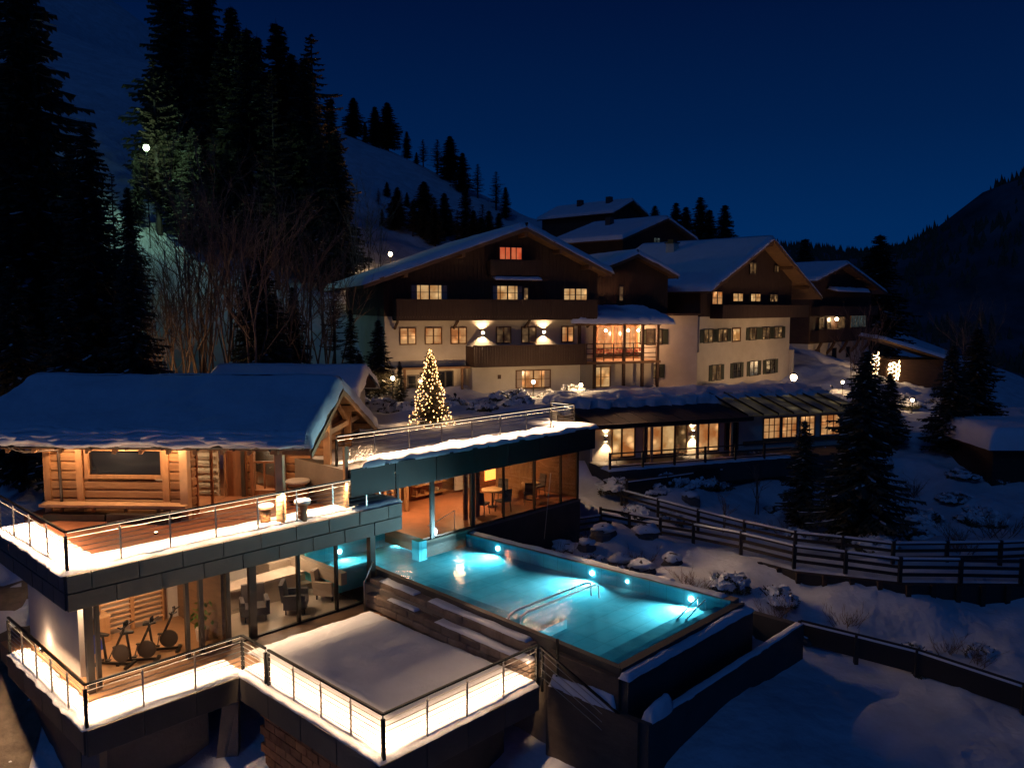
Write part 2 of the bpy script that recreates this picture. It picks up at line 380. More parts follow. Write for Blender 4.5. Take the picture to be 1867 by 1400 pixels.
def ground(X, Y):
    X = np.asarray(X, float); Y = np.asarray(Y, float)
    yb = np.interp(X, BX, BY); wd = np.interp(X, BX, BWd)
    t = np.clip((Y-(yb-wd/2))/wd, 0, 1); t = t*t*(3-2*t)
    lo = f_low(np.clip(X,-70,90), np.clip(Y,-60,90)); hi = f_high(X, Y)
    return lo*(1-t)+hi*t
_gx = np.concatenate([-40-np.cumsum(1.0*1.12**np.arange(1,34)), np.arange(-40,44,0.42), 44+np.cumsum(1.0*1.12**np.arange(1,37))]); _gx.sort()
_gy = np.concatenate([4-np.cumsum(1.5*1.2**np.arange(1,14)), np.arange(4,84,0.42), 84+np.cumsum(1.0*1.055**np.arange(1,62))]); _gy.sort()
GX, GY = np.meshgrid(_gx, _gy)
GZ = ground(GX, GY)
PATHS = [([(3.2,37.6),(7.3,33.4),(10.4,29.9),(13.4,28.2),(17.6,28.2),(26,29.5)], 0.75), ([(5.0,36.6),(8,39.6),(11,41.3),(15.5,43.0),(19,41.5)], 0.7)]
def noise_field(X, Y):
    Z = np.zeros_like(X)
    for i in range(X.shape[0]):
        for j in range(X.shape[1]):
            x, y = X[i,j], Y[i,j]
            if y > 120: Z[i,j] = 2.2*fbm(x, y, 0.03, 4); continue
            a = 0.16
            if x > 1 and 24 < y < 70: a = 0.40
            if -9 < x <= 6 and 36 < y < 52: a = 0.34
            if y > 55 or x < -16: a = 0.5
            z = a*fbm(x, y, 0.42, 4)
            if y < 60:
                z += 0.16*abs(noise.noise(Vector((x*1.3, y*1.3, 5))))+(0.06*noise.noise(Vector((x*2.6, y*2.6, 1))) if x > 1 and y < 30 else 0)
            Z[i,j] = z
    return Z
GZ = GZ + noise_field(GX, GY)
for pts, hw in PATHS:       # flatten the trodden paths
    for (x0,y0),(x1,y1) in zip(pts[:-1], pts[1:]):
        dx, dy = x1-x0, y1-y0; L2 = dx*dx+dy*dy
        t = np.clip(((GX-x0)*dx+(GY-y0)*dy)/L2, 0, 1)
        d = np.hypot(GX-(x0+t*dx), GY-(y0+t*dy))
        zc = ground(x0+t*dx, y0+t*dy)+0.02
        w = np.clip(1-(d-hw)/0.5, 0, 1)
        GZ = GZ*(1-w)+zc*w
PATH_L = [(-15.5,25.5),(-14.6,22.0),(-13.6,18.5),(-12.4,15.0),(-11.5,11.5)]
# keep the snow out of the buildings' rooms
def carve(fr, x0, x1, y0, y1, z):
    global GZ
    for i in range(GX.shape[0]):
        if GY[i,0] < 5 or GY[i,0] > 75: continue
        for j in range(GX.shape[1]):
            a, b = fr.inv(GX[i,j], GY[i,j])
            if x0 < a < x1 and y0 < b < y1: GZ[i,j] = min(GZ[i,j], z)
carve(UV, 5.6, 29, 19.5, 27.2, -0.7)
carve(UV, 14.0, 21.6, 10.8, 24.8, -0.7)
carve(UV, 5.0, 15.3, 9.0, 19.6, -1.6)
carve(WG, -1.2, 17.5, -2.2, 4.6, 0.9)
carve(CB, -9.5, 0.5, -1, 8.6, 2.0)
def gz(x, y):
    i = int(np.clip(np.searchsorted(_gy, y)-1, 0, len(_gy)-2)); j = int(np.clip(np.searchsorted(_gx, x)-1, 0, len(_gx)-2))
    tx = (x-_gx[j])/(_gx[j+1]-_gx[j]); ty = (y-_gy[i])/(_gy[i+1]-_gy[i])
    return float((GZ[i,j]*(1-tx)+GZ[i,j+1]*tx)*(1-ty)+(GZ[i+1,j]*(1-tx)+GZ[i+1,j+1]*tx)*ty)
ny, nx = GX.shape
verts = np.stack([GX.ravel(), GY.ravel(), GZ.ravel()], 1)
ii, jj = np.meshgrid(np.arange(ny-1), np.arange(nx-1), indexing='ij'); a = (ii*nx+jj).ravel()
faces = np.stack([a, a+1, a+nx+1, a+nx], 1)
# near ground and the far valley side share edges but are two pieces of the setting
fy = GY.ravel()[a]; fx = GX.ravel()[a]
is_far = (fy > 235) | (fx > 110)
def ground_obj(name, fsel, m):
    me = bpy.data.meshes.new(name)
    used = np.unique(fsel); remap = -np.ones(len(verts), int); remap[used] = np.arange(len(used))
    me.from_pydata(verts[used].tolist(), [], remap[fsel].tolist())
    me.materials.append(m); me.polygons.foreach_set('use_smooth', [True]*len(me.polygons)); me.update()
    o = bpy.data.objects.new(name, me); COL.objects.link(o); o['kind'] = 'structure'; return o
ground_obj('snowy_ground', faces[~is_far], M['snow_ground'])
ground_obj('mountain', faces[is_far], M['mountain'])
M['path'] = mat('path', (0.22,0.17,0.12), 0.9, vscale=2.2, bump=0.7, bscale=6, col2=(0.09,0.07,0.05), detail=9)
pmb = MB(); PS = []
for (x0,y0),(x1,y1) in zip(PATH_L[:-1], PATH_L[1:]):
    for k in range(8): PS.append((x0+(x1-x0)*k/8, y0+(y1-y0)*k/8))
for x, y in PS:
    for dx in (-1.6,-.8,0,.8,1.6): pmb.v.append((x+dx, y+dx*.25, gz(x+dx, y+dx*.25)+.05))
pmb.f = [(j*5+i, j*5+i+1, (j+1)*5+i+1, (j+1)*5+i) for j in range(len(PS)-1) for i in range(4)]
pth = pmb.build('path', M['path'], fr=WO, base=(-13,18,-2), smooth=True, fix=False); pth['kind'] = 'structure'

# ------------------------------------------------------------------ spa building: lower deck, rooms, upper deck
spa = thing('spa_building', 'modern spa wing with two lit snowy decks, dark panelled edges and glass walls', 'building', UV, (6, 19, -4))
# lower deck slab (L-shaped), upper deck slab
MB().slab([(6.12,19.06),(9.84,19.06),(9.84,13.14),(14.66,13.14),(14.66,17.5),(15.1,21.2),(15.1,26),(6.12,26)], -0.55, 0.0).build('deck_floor', M['floor_wood'], spa)
MB().slab([(6.38,20.72),(16.38,20.72),(16.38,24.6),(14.2,26.4),(6.38,26.4)], 2.34, 3.10).build('upper_floor', M['concrete'], spa)
def fascia(x0, y0, x1, y1, z0, z1, n, rows, t=0.10, m='fascia', parent=spa, out=1, name='fascia_panel'):
    """panels in courses, joints staggered, 12 mm gaps; along u or along v"""
    L = math.hypot(x1-x0, y1-y0); ux, uy = (x1-x0)/L, (y1-y0)/L; nxn, nyn = uy*out, -ux*out
    hs = (z1-z0)/rows
    for r in range(rows):
        off = (0.5/n if r % 2 else 0.0)
        cuts = [0.0] + [k/n+off for k in range(0 if off else 1, n) if 0.02 < k/n+off < 0.98] + [1.0]
        for a, b in zip(cuts[:-1], cuts[1:]):
            g = 0.008
            A, B = a*L+g, b*L-g; pr = 0.006*random.random()
            p = (x0+ux*A, y0+uy*A); q = (x0+ux*B+nxn*(t+pr), y0+uy*B+nyn*(t+pr))
            piece(name, parent, M[m], p[0], q[0], p[1], q[1], z0+r*hs+g, z0+(r+1)*hs-g)
fascia(6.28,20.70,16.42,20.70, 2.24, 3.14, 9, 2)
fascia(6.36,26.4,6.36,20.72, 2.24, 3.14, 7, 2)
fascia(16.40,20.72,16.40,22.9, 2.24, 3.14, 2, 2)
fascia(6.02,19.04,9.84,19.04, -0.62, 0.03, 3, 1, m='fascia')
fascia(6.10,24.9,6.10,19.06, -0.62, 0.03, 4, 1)
fascia(9.82,19.0,9.82,13.16, -0.62, 0.03, 4, 1)
fascia(9.74,13.12,14.68,13.12, -0.62, 0.03, 4, 1)
# walls of the gym and lobby
MB().box(6.9,7.1,22.2,26,0,2.3).box(6.9,7.1,21.9,22.2,-0.0,2.3).build('side_wall', M['white_wall'], spa)
MB().box(7.1,10.6,24.25,24.45,0,2.34).build('gym_back_wall', M['white_wall'], spa)
MB().box(10.5,10.66,21.4,24.25,0.02,2.34).build('dividing_wall', M['brown_wood'], spa)
MB().box(10.66,14.4,25.4,25.6,0,2.34).build('lobby_back_wall', M['white_wall'], spa)
MB().box(6.4,16.3,20.9,26.3,2.25,2.335).build('room_ceiling', M['concrete'], spa)
MB().box(10.7,15.0,21.1,25.4,0.004,0.03).build('lobby_floor', M['floor_stone'], spa)
MB().box(7.2,10.45,21.1,24.2,0.004,0.03).build('gym_floor', M['floor_wood'], spa)
# retaining structure below the lower deck
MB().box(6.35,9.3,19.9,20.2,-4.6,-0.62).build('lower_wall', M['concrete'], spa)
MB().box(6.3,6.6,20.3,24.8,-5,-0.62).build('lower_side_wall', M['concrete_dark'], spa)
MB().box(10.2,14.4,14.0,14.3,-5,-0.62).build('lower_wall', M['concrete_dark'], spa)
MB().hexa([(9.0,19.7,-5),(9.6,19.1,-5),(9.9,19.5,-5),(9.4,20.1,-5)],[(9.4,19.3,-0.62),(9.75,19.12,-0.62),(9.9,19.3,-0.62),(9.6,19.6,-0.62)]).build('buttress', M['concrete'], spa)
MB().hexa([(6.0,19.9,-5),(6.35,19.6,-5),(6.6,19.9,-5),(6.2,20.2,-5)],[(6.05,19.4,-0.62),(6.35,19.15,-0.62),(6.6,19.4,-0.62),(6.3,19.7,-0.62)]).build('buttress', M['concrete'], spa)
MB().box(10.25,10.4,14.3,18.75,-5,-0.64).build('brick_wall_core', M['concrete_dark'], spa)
for r in range(17):
    for k in range(9):
        o0 = 18.8-(k+ (0.5 if r % 2 else 0))*0.5
        if o0 < 14.6: continue
        piece('brick', spa, M['brick'], 10.17-0.02*random.random(), 10.27, o0-0.485, o0, -0.9-(r+1)*0.24+0.012, -0.9-r*0.24)
# glass front of the rooms, set back under the upper deck (plane v = 21)
for u, w, z1, mname in ((7.05,.10,2.24,'frame_dark'),(9.33,.10,2.24,'frame_dark'),(9.72,.12,2.24,'frame_dark'),(10.5,.12,2.24,'frame_dark'),(11.25,.22,2.24,'frame_dark'),(12.75,.09,2.24,'black'),(14.1,.08,2.24,'black')):
    MB().box(u-w/2,u+w/2,20.96,21.08,0.0,z1).build('mullion', M[mname], spa)
MB().box(15.3,15.5,20.85,21.05,-0.2,2.24).build('corner_column', M['frame_dark'], spa)
MB().box(6.72,6.88,20.78,20.94,0,2.24).build('corner_column', M['frame_dark'], spa)
for a, b in ((9.78,10.44),(11.36,12.70),(12.80,14.06),(14.14,15.30)):
    MB().box(a,b,21.01,21.025,0.03,2.22).build('pane', M['glass'], spa)
MB().box(10.57,11.14,20.99,21.03,0.03,2.2).box(10.6,11.1,20.9,20.95,1.0,1.04).build('glass_door', M['glass'], spa)
MB().box(9.3,15.3,20.97,21.07,2.14,2.24).build('top_rail', M['frame_dark'], spa)
MB().box(9.3,15.3,20.97,21.07,0.0,0.05).build('bottom_rail', M['frame_dark'], spa)
for u in (15.4,): MB().box(u-.012,u+.012,21.06,23.4,1.1,2.24).build('pane', M['glass'], spa)

# stairs inside the lobby, counter and stone bench
st = thing('indoor_stairs', 'pale indoor steps beside the lobby pool edge behind the glass', 'stairs', UV, (14.2,23.3,0.03))
for k in range(5): piece('step', st, M['floor_stone'], 13.6, 14.9, 23.3+0.3*k, 25.3, 0.04+0.22*k, 0.04+0.22*(k+1))
ct = thing('lobby_counter', 'long pale stone bench counter running through the glass lobby', 'counter', UV, (12.2,22.9,0.03))
MB().box(11.2,14.1,23.1,23.7,0.03,0.75).build('counter_base', M['floor_stone'], ct)
MB().box(11.1,14.2,23.0,23.8,0.75,0.82).build('counter_top', M['fabric_light'], ct)
def armchair(u, v, rot, label, m='fabric_light', s=1.0, z=0.03):
    t = thing('armchair', label, 'armchair', UV, (u, v, z), 'chairs in the spa lobby')
    MB().box(u-.36,u+.36,v-.34,v+.34,z+.18,z+.42).build('seat', M[m], t)
    MB().hexa([(u-.36,v+.26,z+.4),(u+.36,v+.26,z+.4),(u+.36,v+.4,z+.4),(u-.36,v+.4,z+.4)],[(u-.34,v+.36,z+.95),(u+.34,v+.36,z+.95),(u+.34,v+.48,z+.95),(u-.34,v+.48,z+.95)]).build('backrest', M[m], t)
    for sx in (-1,1): MB().box(u+sx*.36-.06,u+sx*.36+.06,v-.32,v+.34,z+.18,z+.62).build('arm', M[m], t)
    for sx in (-1,1):
        for sy in (-1,1): MB().box(u+sx*.3-.02,u+sx*.3+.02,v+sy*.28-.02,v+sy*.28+.02,z,z+.18).build('leg', M['black'], t)
    t.rotation_euler.z += rot
    return t
armchair(14.6, 22.2, 0.5, 'pale armchair behind the glass beside the pool corner')
armchair(12.0, 22.3, -0.4, 'dark armchair in the lobby behind the wide glass pane', 'fabric_dark')
armchair(13.2, 21.9, 0.9, 'grey padded seat in the lobby next to the thin black mullion', 'fabric_dark')
# plant in pot behind door
pp = thing('potted_plant', 'leafy potted plant standing between gym and lobby behind glass', 'plant', UV, (10.15,21.9,0.03))
MB().lathe((10.15,21.9,0.03), [(.16,0),(.2,.35),(.18,.35)], 10).build('pot', M['fabric_light'], pp)
pm = MB()
for k in range(60):
    t = random.random()*6.28; rr = random.random()*.35; z = .4+random.random()*.75
    c = Vector((10.15+rr*math.cos(t), 21.9+rr*math.sin(t), z)); d = Vector((random.gauss(0,1),random.gauss(0,1),random.gauss(0,1))).normalized()*.12; e = d.cross(Vector((0.3,0.5,1))).normalized()*.05
    pm.add([c-d, c+e, c+d, c-e], [(0,1,2,3)])
pm.build('leaves', mat('plant_green', (0.10,0.22,0.04), 0.6), pp, fix=False)
ul = thing('wall_uplight', 'small uplight at the foot of the pale gym side wall', 'lamp', UV, (6.72,24.4,.03))
MB().lathe((6.72,24.4,.03), [(.07,0),(.07,.08)], 10).build('housing', M['black'], ul); MB().lathe((6.72,24.4,.112), [(.05,0),(.05,.006)], 10).build('lens', M['bulb'], ul)
add_light('wall_washer', 'POINT', UV.w(6.66,24.3,.35), 16, (1,.66,.42), size=.05)
# gym: wall bars, three exercise bikes, mat, round stand
for k, u0 in enumerate((8.15, 9.08)):
    wb = thing('wall_bars', 'wooden gym wall bars on the back wall, '+('section nearer the white side wall' if k == 0 else 'section nearer the glass lobby'), 'wall bars', UV, (u0, 24.1, 0.1), 'wall bars in the gym')
    for du in (0, .88): MB().box(u0+du, u0+du+.05, 24.08, 24.2, .05, 2.2).build('upright', M['beam'], wb)
    for r in range(13): MB().box(u0+.05, u0+.88, 24.1, 24.15, .2+r*.15, .245+r*.15).build('bar', M['beam_pale'], wb)
def bike(u, v, rot, label):
    t = thing('exercise_bike', label, 'exercise bike', UV, (u, v, 0.03), 'exercise bikes in the gym'); z = .03
    k = M['black']
    MB().box(u-.5,u-.42,v-.25,v+.25,z,z+.06).box(u+.42,u+.5,v-.25,v+.25,z,z+.06).bar((u-.46,v,z+.06),(u+.46,v,z+.06),.06).build('base', k, t)
    fl = [(u+.22+.24*math.cos(a*.5236), v, z+.34+.24*math.sin(a*.5236)) for a in range(13)]
    MB().tube([(u+.22,v-.03,z+.34),(u+.22,v+.03,z+.34)], .24, 18).build('flywheel', M['frame_dark'], t)
    MB().tube([(u-.2,v,z+.08),(u-.28,v,z+.78)], .035, 6).build('seat_post', k, t)
    MB().hexa([(u-.42,v-.1,z+.78),(u-.1,v-.03,z+.80),(u-.1,v+.03,z+.80),(u-.42,v+.1,z+.78)],[(u-.42,v-.1,z+.86),(u-.1,v-.03,z+.85),(u-.1,v+.03,z+.85),(u-.42,v+.1,z+.86)]).build('saddle', k, t)
    MB().tube([(u+.0,v,z+.3),(u+.3,v,z+.95),(u+.34,v,z+1.08)], .035, 6).build('frame', k, t)
    MB().tube([(u+.30,v-.24,z+1.14),(u+.36,v-.2,z+1.08),(u+.34,v,z+1.06),(u+.36,v+.2,z+1.08),(u+.30,v+.24,z+1.14)], .022, 6).tube([(u+.5,v-.2,z+1.16),(u+.36,v-.2,z+1.08)], .02, 5).tube([(u+.5,v+.2,z+1.16),(u+.36,v+.2,z+1.08)], .02, 5).build('handlebar', k, t)
    MB().box(u+.36,u+.40,v-.09,v+.09,z+1.08,z+1.22).build('display', M['glass_dark'], t)
    MB().tube([(u-.05,v-.12,z+.22),(u-.05,v+.12,z+.42)], .015, 5).box(u-.1,u+.02,v-.22,v-.12,z+.20,z+.23).box(u-.1,u+.02,v+.12,v+.22,z+.41,z+.44).build('pedal', k, t)
    t.rotation_euler.z += rot
bike(7.75, 22.0, -0.9, 'black exercise bike nearest the round column in the gym')
bike(8.3, 21.75, -0.7, 'middle black exercise bike of the three in the gym')
bike(9.0, 22.0, -0.6, 'black exercise bike farthest from the round column, by the lobby')
bm_ = thing('gym_mat', 'dark blue gym mat leaning by the white wall', 'mat', UV, (7.6,23.2,0.03))
MB().hexa([(7.35,22.9,.04),(8.0,23.3,.04),(7.8,23.6,.04),(7.2,23.2,.04)],[(7.3,23.0,.4),(7.9,23.45,.42),(7.85,23.55,.42),(7.25,23.1,.4)]).build('mat_cover', M['blue_mat'], bm_)
rs = thing('round_stand', 'tapered wooden stand with a dark round top by the gym wall', 'stand', UV, (7.55,23.8,0.03))
MB().lathe((7.55,23.8,.03), [(.22,0),(.20,.5),(.34,.85),(.34,.86)], 14).build('base', M['beam_pale'], rs, smooth=True)
MB().lathe((7.55,23.8,.03), [(.38,.86),(.52,.90),(.5,.97),(.2,1.02),(.05,1.03)], 16).build('top', M['fabric_dark'], rs, smooth=True)
bx_ = thing('wooden_box', 'tan wooden box beside the round stand in the gym', 'box', UV, (8.05,23.9,0.03))
MB().box(7.95,8.3,23.7,24.1,.03,.75).build('box_body', M['beam'], bx_); MB().box(7.93,8.32,23.68,24.12,.75,.79).build('lid', M['beam_pale'], bx_)

# ------------------------------------------------------------------ railings with led strips below the handrail
def railing(pts, z, label, fr=UV, ncab=6, spacing=1.25, led=True, power=16, name='deck_railing', group='steel cable railings', h=1.05, hand='black', corner_posts=True, z2=None, color=(1.0,0.64,0.38), spread=82, tilt=16):
    t = thing(name, label, 'railing', fr, (*pts[0], z), group)
    for s, ((x0,y0),(x1,y1)) in enumerate(zip(pts[:-1], pts[1:])):
        L = math.hypot(x1-x0, y1-y0); n = max(1, round(L/spacing)); ux, uy = (x1-x0)/L, (y1-y0)/L
        for k in range(0 if s == 0 else 1, n+1):
            x, y = x0+ux*L*k/n, y0+uy*L*k/n
            big = k in (0, n); w = .035 if big else .018
            MB().box(x-w,x+w,y-w,y+w,z-.06,z+h-.10).box(x-.04,x+.04,y-.04,y+.04,z-.02,z-.005).build('post', M['black'] if big else M['steel'], t)
            MB().box(x-.009,x+.009,y-.009,y+.009,z+h-.12,z+h-.02).build('post_cap', M['steel'], t)
        MB().bar((x0,y0,z+h),(x1,y1,z+h),.06,.045).build('handrail', M[hand], t)
        for c in range(ncab):
            zz = z+h-.16-c*.125
            MB().tube([(x0,y0,zz),(x1,y1,zz)], .010, 5).build('cable', M['steel'], t)
        if led:
            MB().bar((x0+ux*.05,y0+uy*.05,z+h-.030),(x1-ux*.05,y1-uy*.05,z+h-.030),.02,.012).build('led_strip', M['led'], t)
            a = fr.w(x0,y0,z+h-.045); b = fr.w(x1,y1,z+h-.045); mid = (a+b)/2
            lo = add_light('handrail_led', 'AREA', mid, power*L, color, rot=(R(tilt) if (s == 0 or tilt > 0) else 0,0,math.atan2(b.y-a.y, b.x-a.x)), size=L-.1, size_y=.025, spread=R(spread))
    return t
M['led'] = emis('led', (1.0,0.78,0.52), 3.0)
railing([(6.36,26.3),(6.36,20.76),(16.36,20.76),(16.36,22.7)], 3.12, 'steel cable railing with dark handrail round the upper deck below the log cabin', power=50, spread=92)
railing([(6.06,24.8),(6.06,19.02),(9.86,19.02),(9.86,17.85)], 0.02, 'steel cable railing round the lower gym deck corner', power=25)
railing([(9.86,17.72),(9.86,13.10),(14.66,13.10)], 0.02, 'steel cable railing round the snowy terrace in front of the pool steps', power=22)

# snow on the decks
def snow_obj(name, fr, P, th, nu, nv, label, cat='snow', group='snow on the decks', m='snow', kind=None, **kw):
    mb = snow_mb(P, nu, nv, th, **kw)
    o = mb.build(name, M[m], fr=fr, base=P[0], smooth=True)
    props(o, label, cat, group, kind); return o
def strip(fr, x0, x1, y0, y1, z, th, label, **kw):
    nu = max(6, int((x1-x0)/.09)); nv = max(6, int((y1-y0)/.09))
    return snow_obj('deck_snow', fr, [(x0,y0,z),(x1,y0,z),(x1,y1,z),(x0,y1,z)], th, nu, nv, label, **kw)
strip(UV, 6.18, 16.5, 20.66, 21.75, 3.145, .13, 'bright snow strip along the long edge of the upper deck', rim=.28, jit=.05)
strip(UV, 6.2, 7.3, 21.72, 26.3, 3.145, .13, 'bright snow strip on the short side of the upper deck', rim=.25, jit=.05)
strip(UV, 15.2, 16.45, 21.7, 23.6, 3.145, .10, 'bright snow patch at the pool end of the upper deck', rim=.25, jit=.05)
strip(UV, 5.95, 9.9, 18.98, 20.1, 0.035, .14, 'bright snow strip along the front of the gym deck', rim=.25, jit=.05)
strip(UV, 5.97, 6.55, 20.0, 24.8, 0.035, .09, 'thin lit snow along the side of the gym deck', rim=.2, jit=.09)
strip(UV, 9.72, 14.68, 13.02, 19.2, 0.035, .17, 'smooth snow sheet covering the terrace below the pool', rim=.35, jit=.04, lump=.35, nscale=.6)
strip(UV, 10.6, 14.75, 19.0, 20.2, 0.035, .10, 'thin snow by the glass front of the lobby', rim=.6, jit=.15)

# ------------------------------------------------------------------ swimming pool
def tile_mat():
    m = mat('pool_tile', (0.20,0.68,0.78), 0.9, vscale=0.5, col2=(0.03,0.38,0.50), detail=8, spec=0.0)  # pale noise clouds paint caustic light into the tile colour
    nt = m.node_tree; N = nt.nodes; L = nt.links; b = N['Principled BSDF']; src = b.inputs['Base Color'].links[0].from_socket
    g = N.new('ShaderNodeNewGeometry'); mp = N.new('ShaderNodeMapping'); mp.inputs['Rotation'].default_value = (0,0,-UV.a)
    L.new(g.outputs['Position'], mp.inputs[0])
    br = N.new('ShaderNodeTexBrick'); br.inputs['Scale'].default_value = 1.0; br.inputs['Mortar Size'].default_value = .012; br.offset = 0
    br.inputs['Brick Width'].default_value = 1.2; br.inputs['Row Height'].default_value = .6
    br.inputs['Color1'].default_value = (1,1,1,1); br.inputs['Color2'].default_value = (.9,.92,.92,1); br.inputs['Mortar'].default_value = (.5,.55,.55,1)
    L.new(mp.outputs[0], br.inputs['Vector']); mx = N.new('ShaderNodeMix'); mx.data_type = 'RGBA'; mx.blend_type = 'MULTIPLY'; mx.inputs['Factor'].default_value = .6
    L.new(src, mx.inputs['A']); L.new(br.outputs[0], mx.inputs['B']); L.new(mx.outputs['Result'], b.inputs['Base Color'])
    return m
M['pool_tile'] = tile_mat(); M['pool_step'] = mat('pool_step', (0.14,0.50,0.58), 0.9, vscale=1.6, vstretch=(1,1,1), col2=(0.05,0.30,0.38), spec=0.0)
pool = thing('swimming_pool', 'long infinity pool glowing turquoise, raised above the snowy slope', 'swimming pool', UV, (15.4,11.1,-4))
WZ = 1.0
PF, PL, PR, PB = (15.36,11.12), (15.90,21.6), (20.80,11.12), (20.30,21.95)
ib = 0.60
shell = MB()
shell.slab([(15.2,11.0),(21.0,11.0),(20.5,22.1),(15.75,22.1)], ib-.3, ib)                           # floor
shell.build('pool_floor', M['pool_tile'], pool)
def wall4(name, inner0, inner1, outer0, outer1, z0, z1, m, par=pool):
    return MB().hexa([(*inner0,z0),(*inner1,z0),(*outer1,z0),(*outer0,z0)],[(*inner0,z1),(*inner1,z1),(*outer1,z1),(*outer0,z1)]).build(name, m, par)
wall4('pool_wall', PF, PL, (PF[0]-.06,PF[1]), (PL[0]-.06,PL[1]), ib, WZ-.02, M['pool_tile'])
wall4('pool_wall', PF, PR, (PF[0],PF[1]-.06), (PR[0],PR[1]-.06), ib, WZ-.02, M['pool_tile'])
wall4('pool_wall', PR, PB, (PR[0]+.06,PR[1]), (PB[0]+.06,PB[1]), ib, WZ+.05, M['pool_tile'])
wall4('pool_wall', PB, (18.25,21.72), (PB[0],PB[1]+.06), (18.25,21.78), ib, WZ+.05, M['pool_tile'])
wall4('infinity_edge', (PF[0]-.06,PF[1]-.06), (PL[0]-.06,PL[1]), (PF[0]-.24,PF[1]-.24), (PL[0]-.24,PL[1]), -1.75, WZ+.012, M['concrete_dark'])
wall4('infinity_edge', (PF[0]-.06,PF[1]-.062), (PR[0]+.06,PR[1]-.062), (PF[0]-.24,PF[1]-.30), (PR[0]+.3,PR[1]-.30), -3.4, WZ+.014, M['concrete_dark'])
# indoor arm of the pool
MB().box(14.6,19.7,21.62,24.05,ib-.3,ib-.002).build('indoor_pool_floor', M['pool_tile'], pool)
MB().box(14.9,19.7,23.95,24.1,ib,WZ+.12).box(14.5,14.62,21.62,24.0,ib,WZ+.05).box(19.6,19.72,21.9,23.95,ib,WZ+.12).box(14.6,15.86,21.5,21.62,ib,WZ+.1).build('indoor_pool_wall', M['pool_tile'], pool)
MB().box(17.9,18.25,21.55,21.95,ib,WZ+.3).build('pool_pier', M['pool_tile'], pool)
# under-water features
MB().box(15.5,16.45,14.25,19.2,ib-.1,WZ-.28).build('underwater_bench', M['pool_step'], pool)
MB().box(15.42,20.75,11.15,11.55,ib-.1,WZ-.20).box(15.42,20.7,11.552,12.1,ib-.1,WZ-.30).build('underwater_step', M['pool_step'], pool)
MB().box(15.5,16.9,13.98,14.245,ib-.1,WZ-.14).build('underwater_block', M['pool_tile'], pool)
for vv, du in ((14.92,0),(14.62,.15)):
    MB().tube([(15.5+du,vv,WZ-.3),(15.55+du,vv,WZ+.10),(15.8+du,vv,WZ+.16),(18.9,vv,WZ+.16),(19.15,vv,WZ+.10),(19.2,vv,WZ-.3)], .034, 7).build('pool_handrail', M['rail_pale'], pool, smooth=True)
for vv in (11.75,12.0):
    MB().tube([(20.55,vv,WZ-.35),(20.5,vv,WZ+.02),(20.2,vv,WZ-.05),(19.4,vv,WZ-.32)], .022, 6).build('step_handrail', M['rail_pale'], pool, smooth=True)
# coping
wall4('coping', (PR[0]+.06,PR[1]-.06), (PB[0]+.06,PB[1]), (PR[0]+.42,PR[1]-.06), (PB[0]+.42,PB[1]+.3), WZ-.2, WZ+.06, M['stone'])
wall4('coping', (PB[0],PB[1]+.06), (18.25,21.78), (PB[0]+.42,PB[1]+.3), (18.25,22.0), WZ-.2, WZ+.08, M['concrete_dark'])
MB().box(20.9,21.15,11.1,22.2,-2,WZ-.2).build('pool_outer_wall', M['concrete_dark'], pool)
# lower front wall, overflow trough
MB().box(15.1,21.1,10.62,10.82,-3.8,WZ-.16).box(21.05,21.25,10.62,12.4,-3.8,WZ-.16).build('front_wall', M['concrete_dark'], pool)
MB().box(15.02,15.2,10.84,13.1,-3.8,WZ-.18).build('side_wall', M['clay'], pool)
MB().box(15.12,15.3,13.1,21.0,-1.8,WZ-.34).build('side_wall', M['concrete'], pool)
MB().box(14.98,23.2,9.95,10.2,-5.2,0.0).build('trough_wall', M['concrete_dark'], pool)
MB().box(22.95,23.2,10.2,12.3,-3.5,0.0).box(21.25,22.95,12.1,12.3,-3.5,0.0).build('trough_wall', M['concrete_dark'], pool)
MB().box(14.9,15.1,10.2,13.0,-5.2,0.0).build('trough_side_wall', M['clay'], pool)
MB().box(15.1,22.95,10.2,10.62,-2.5,-1.5).build('trough_floor', M['concrete_dark'], pool)
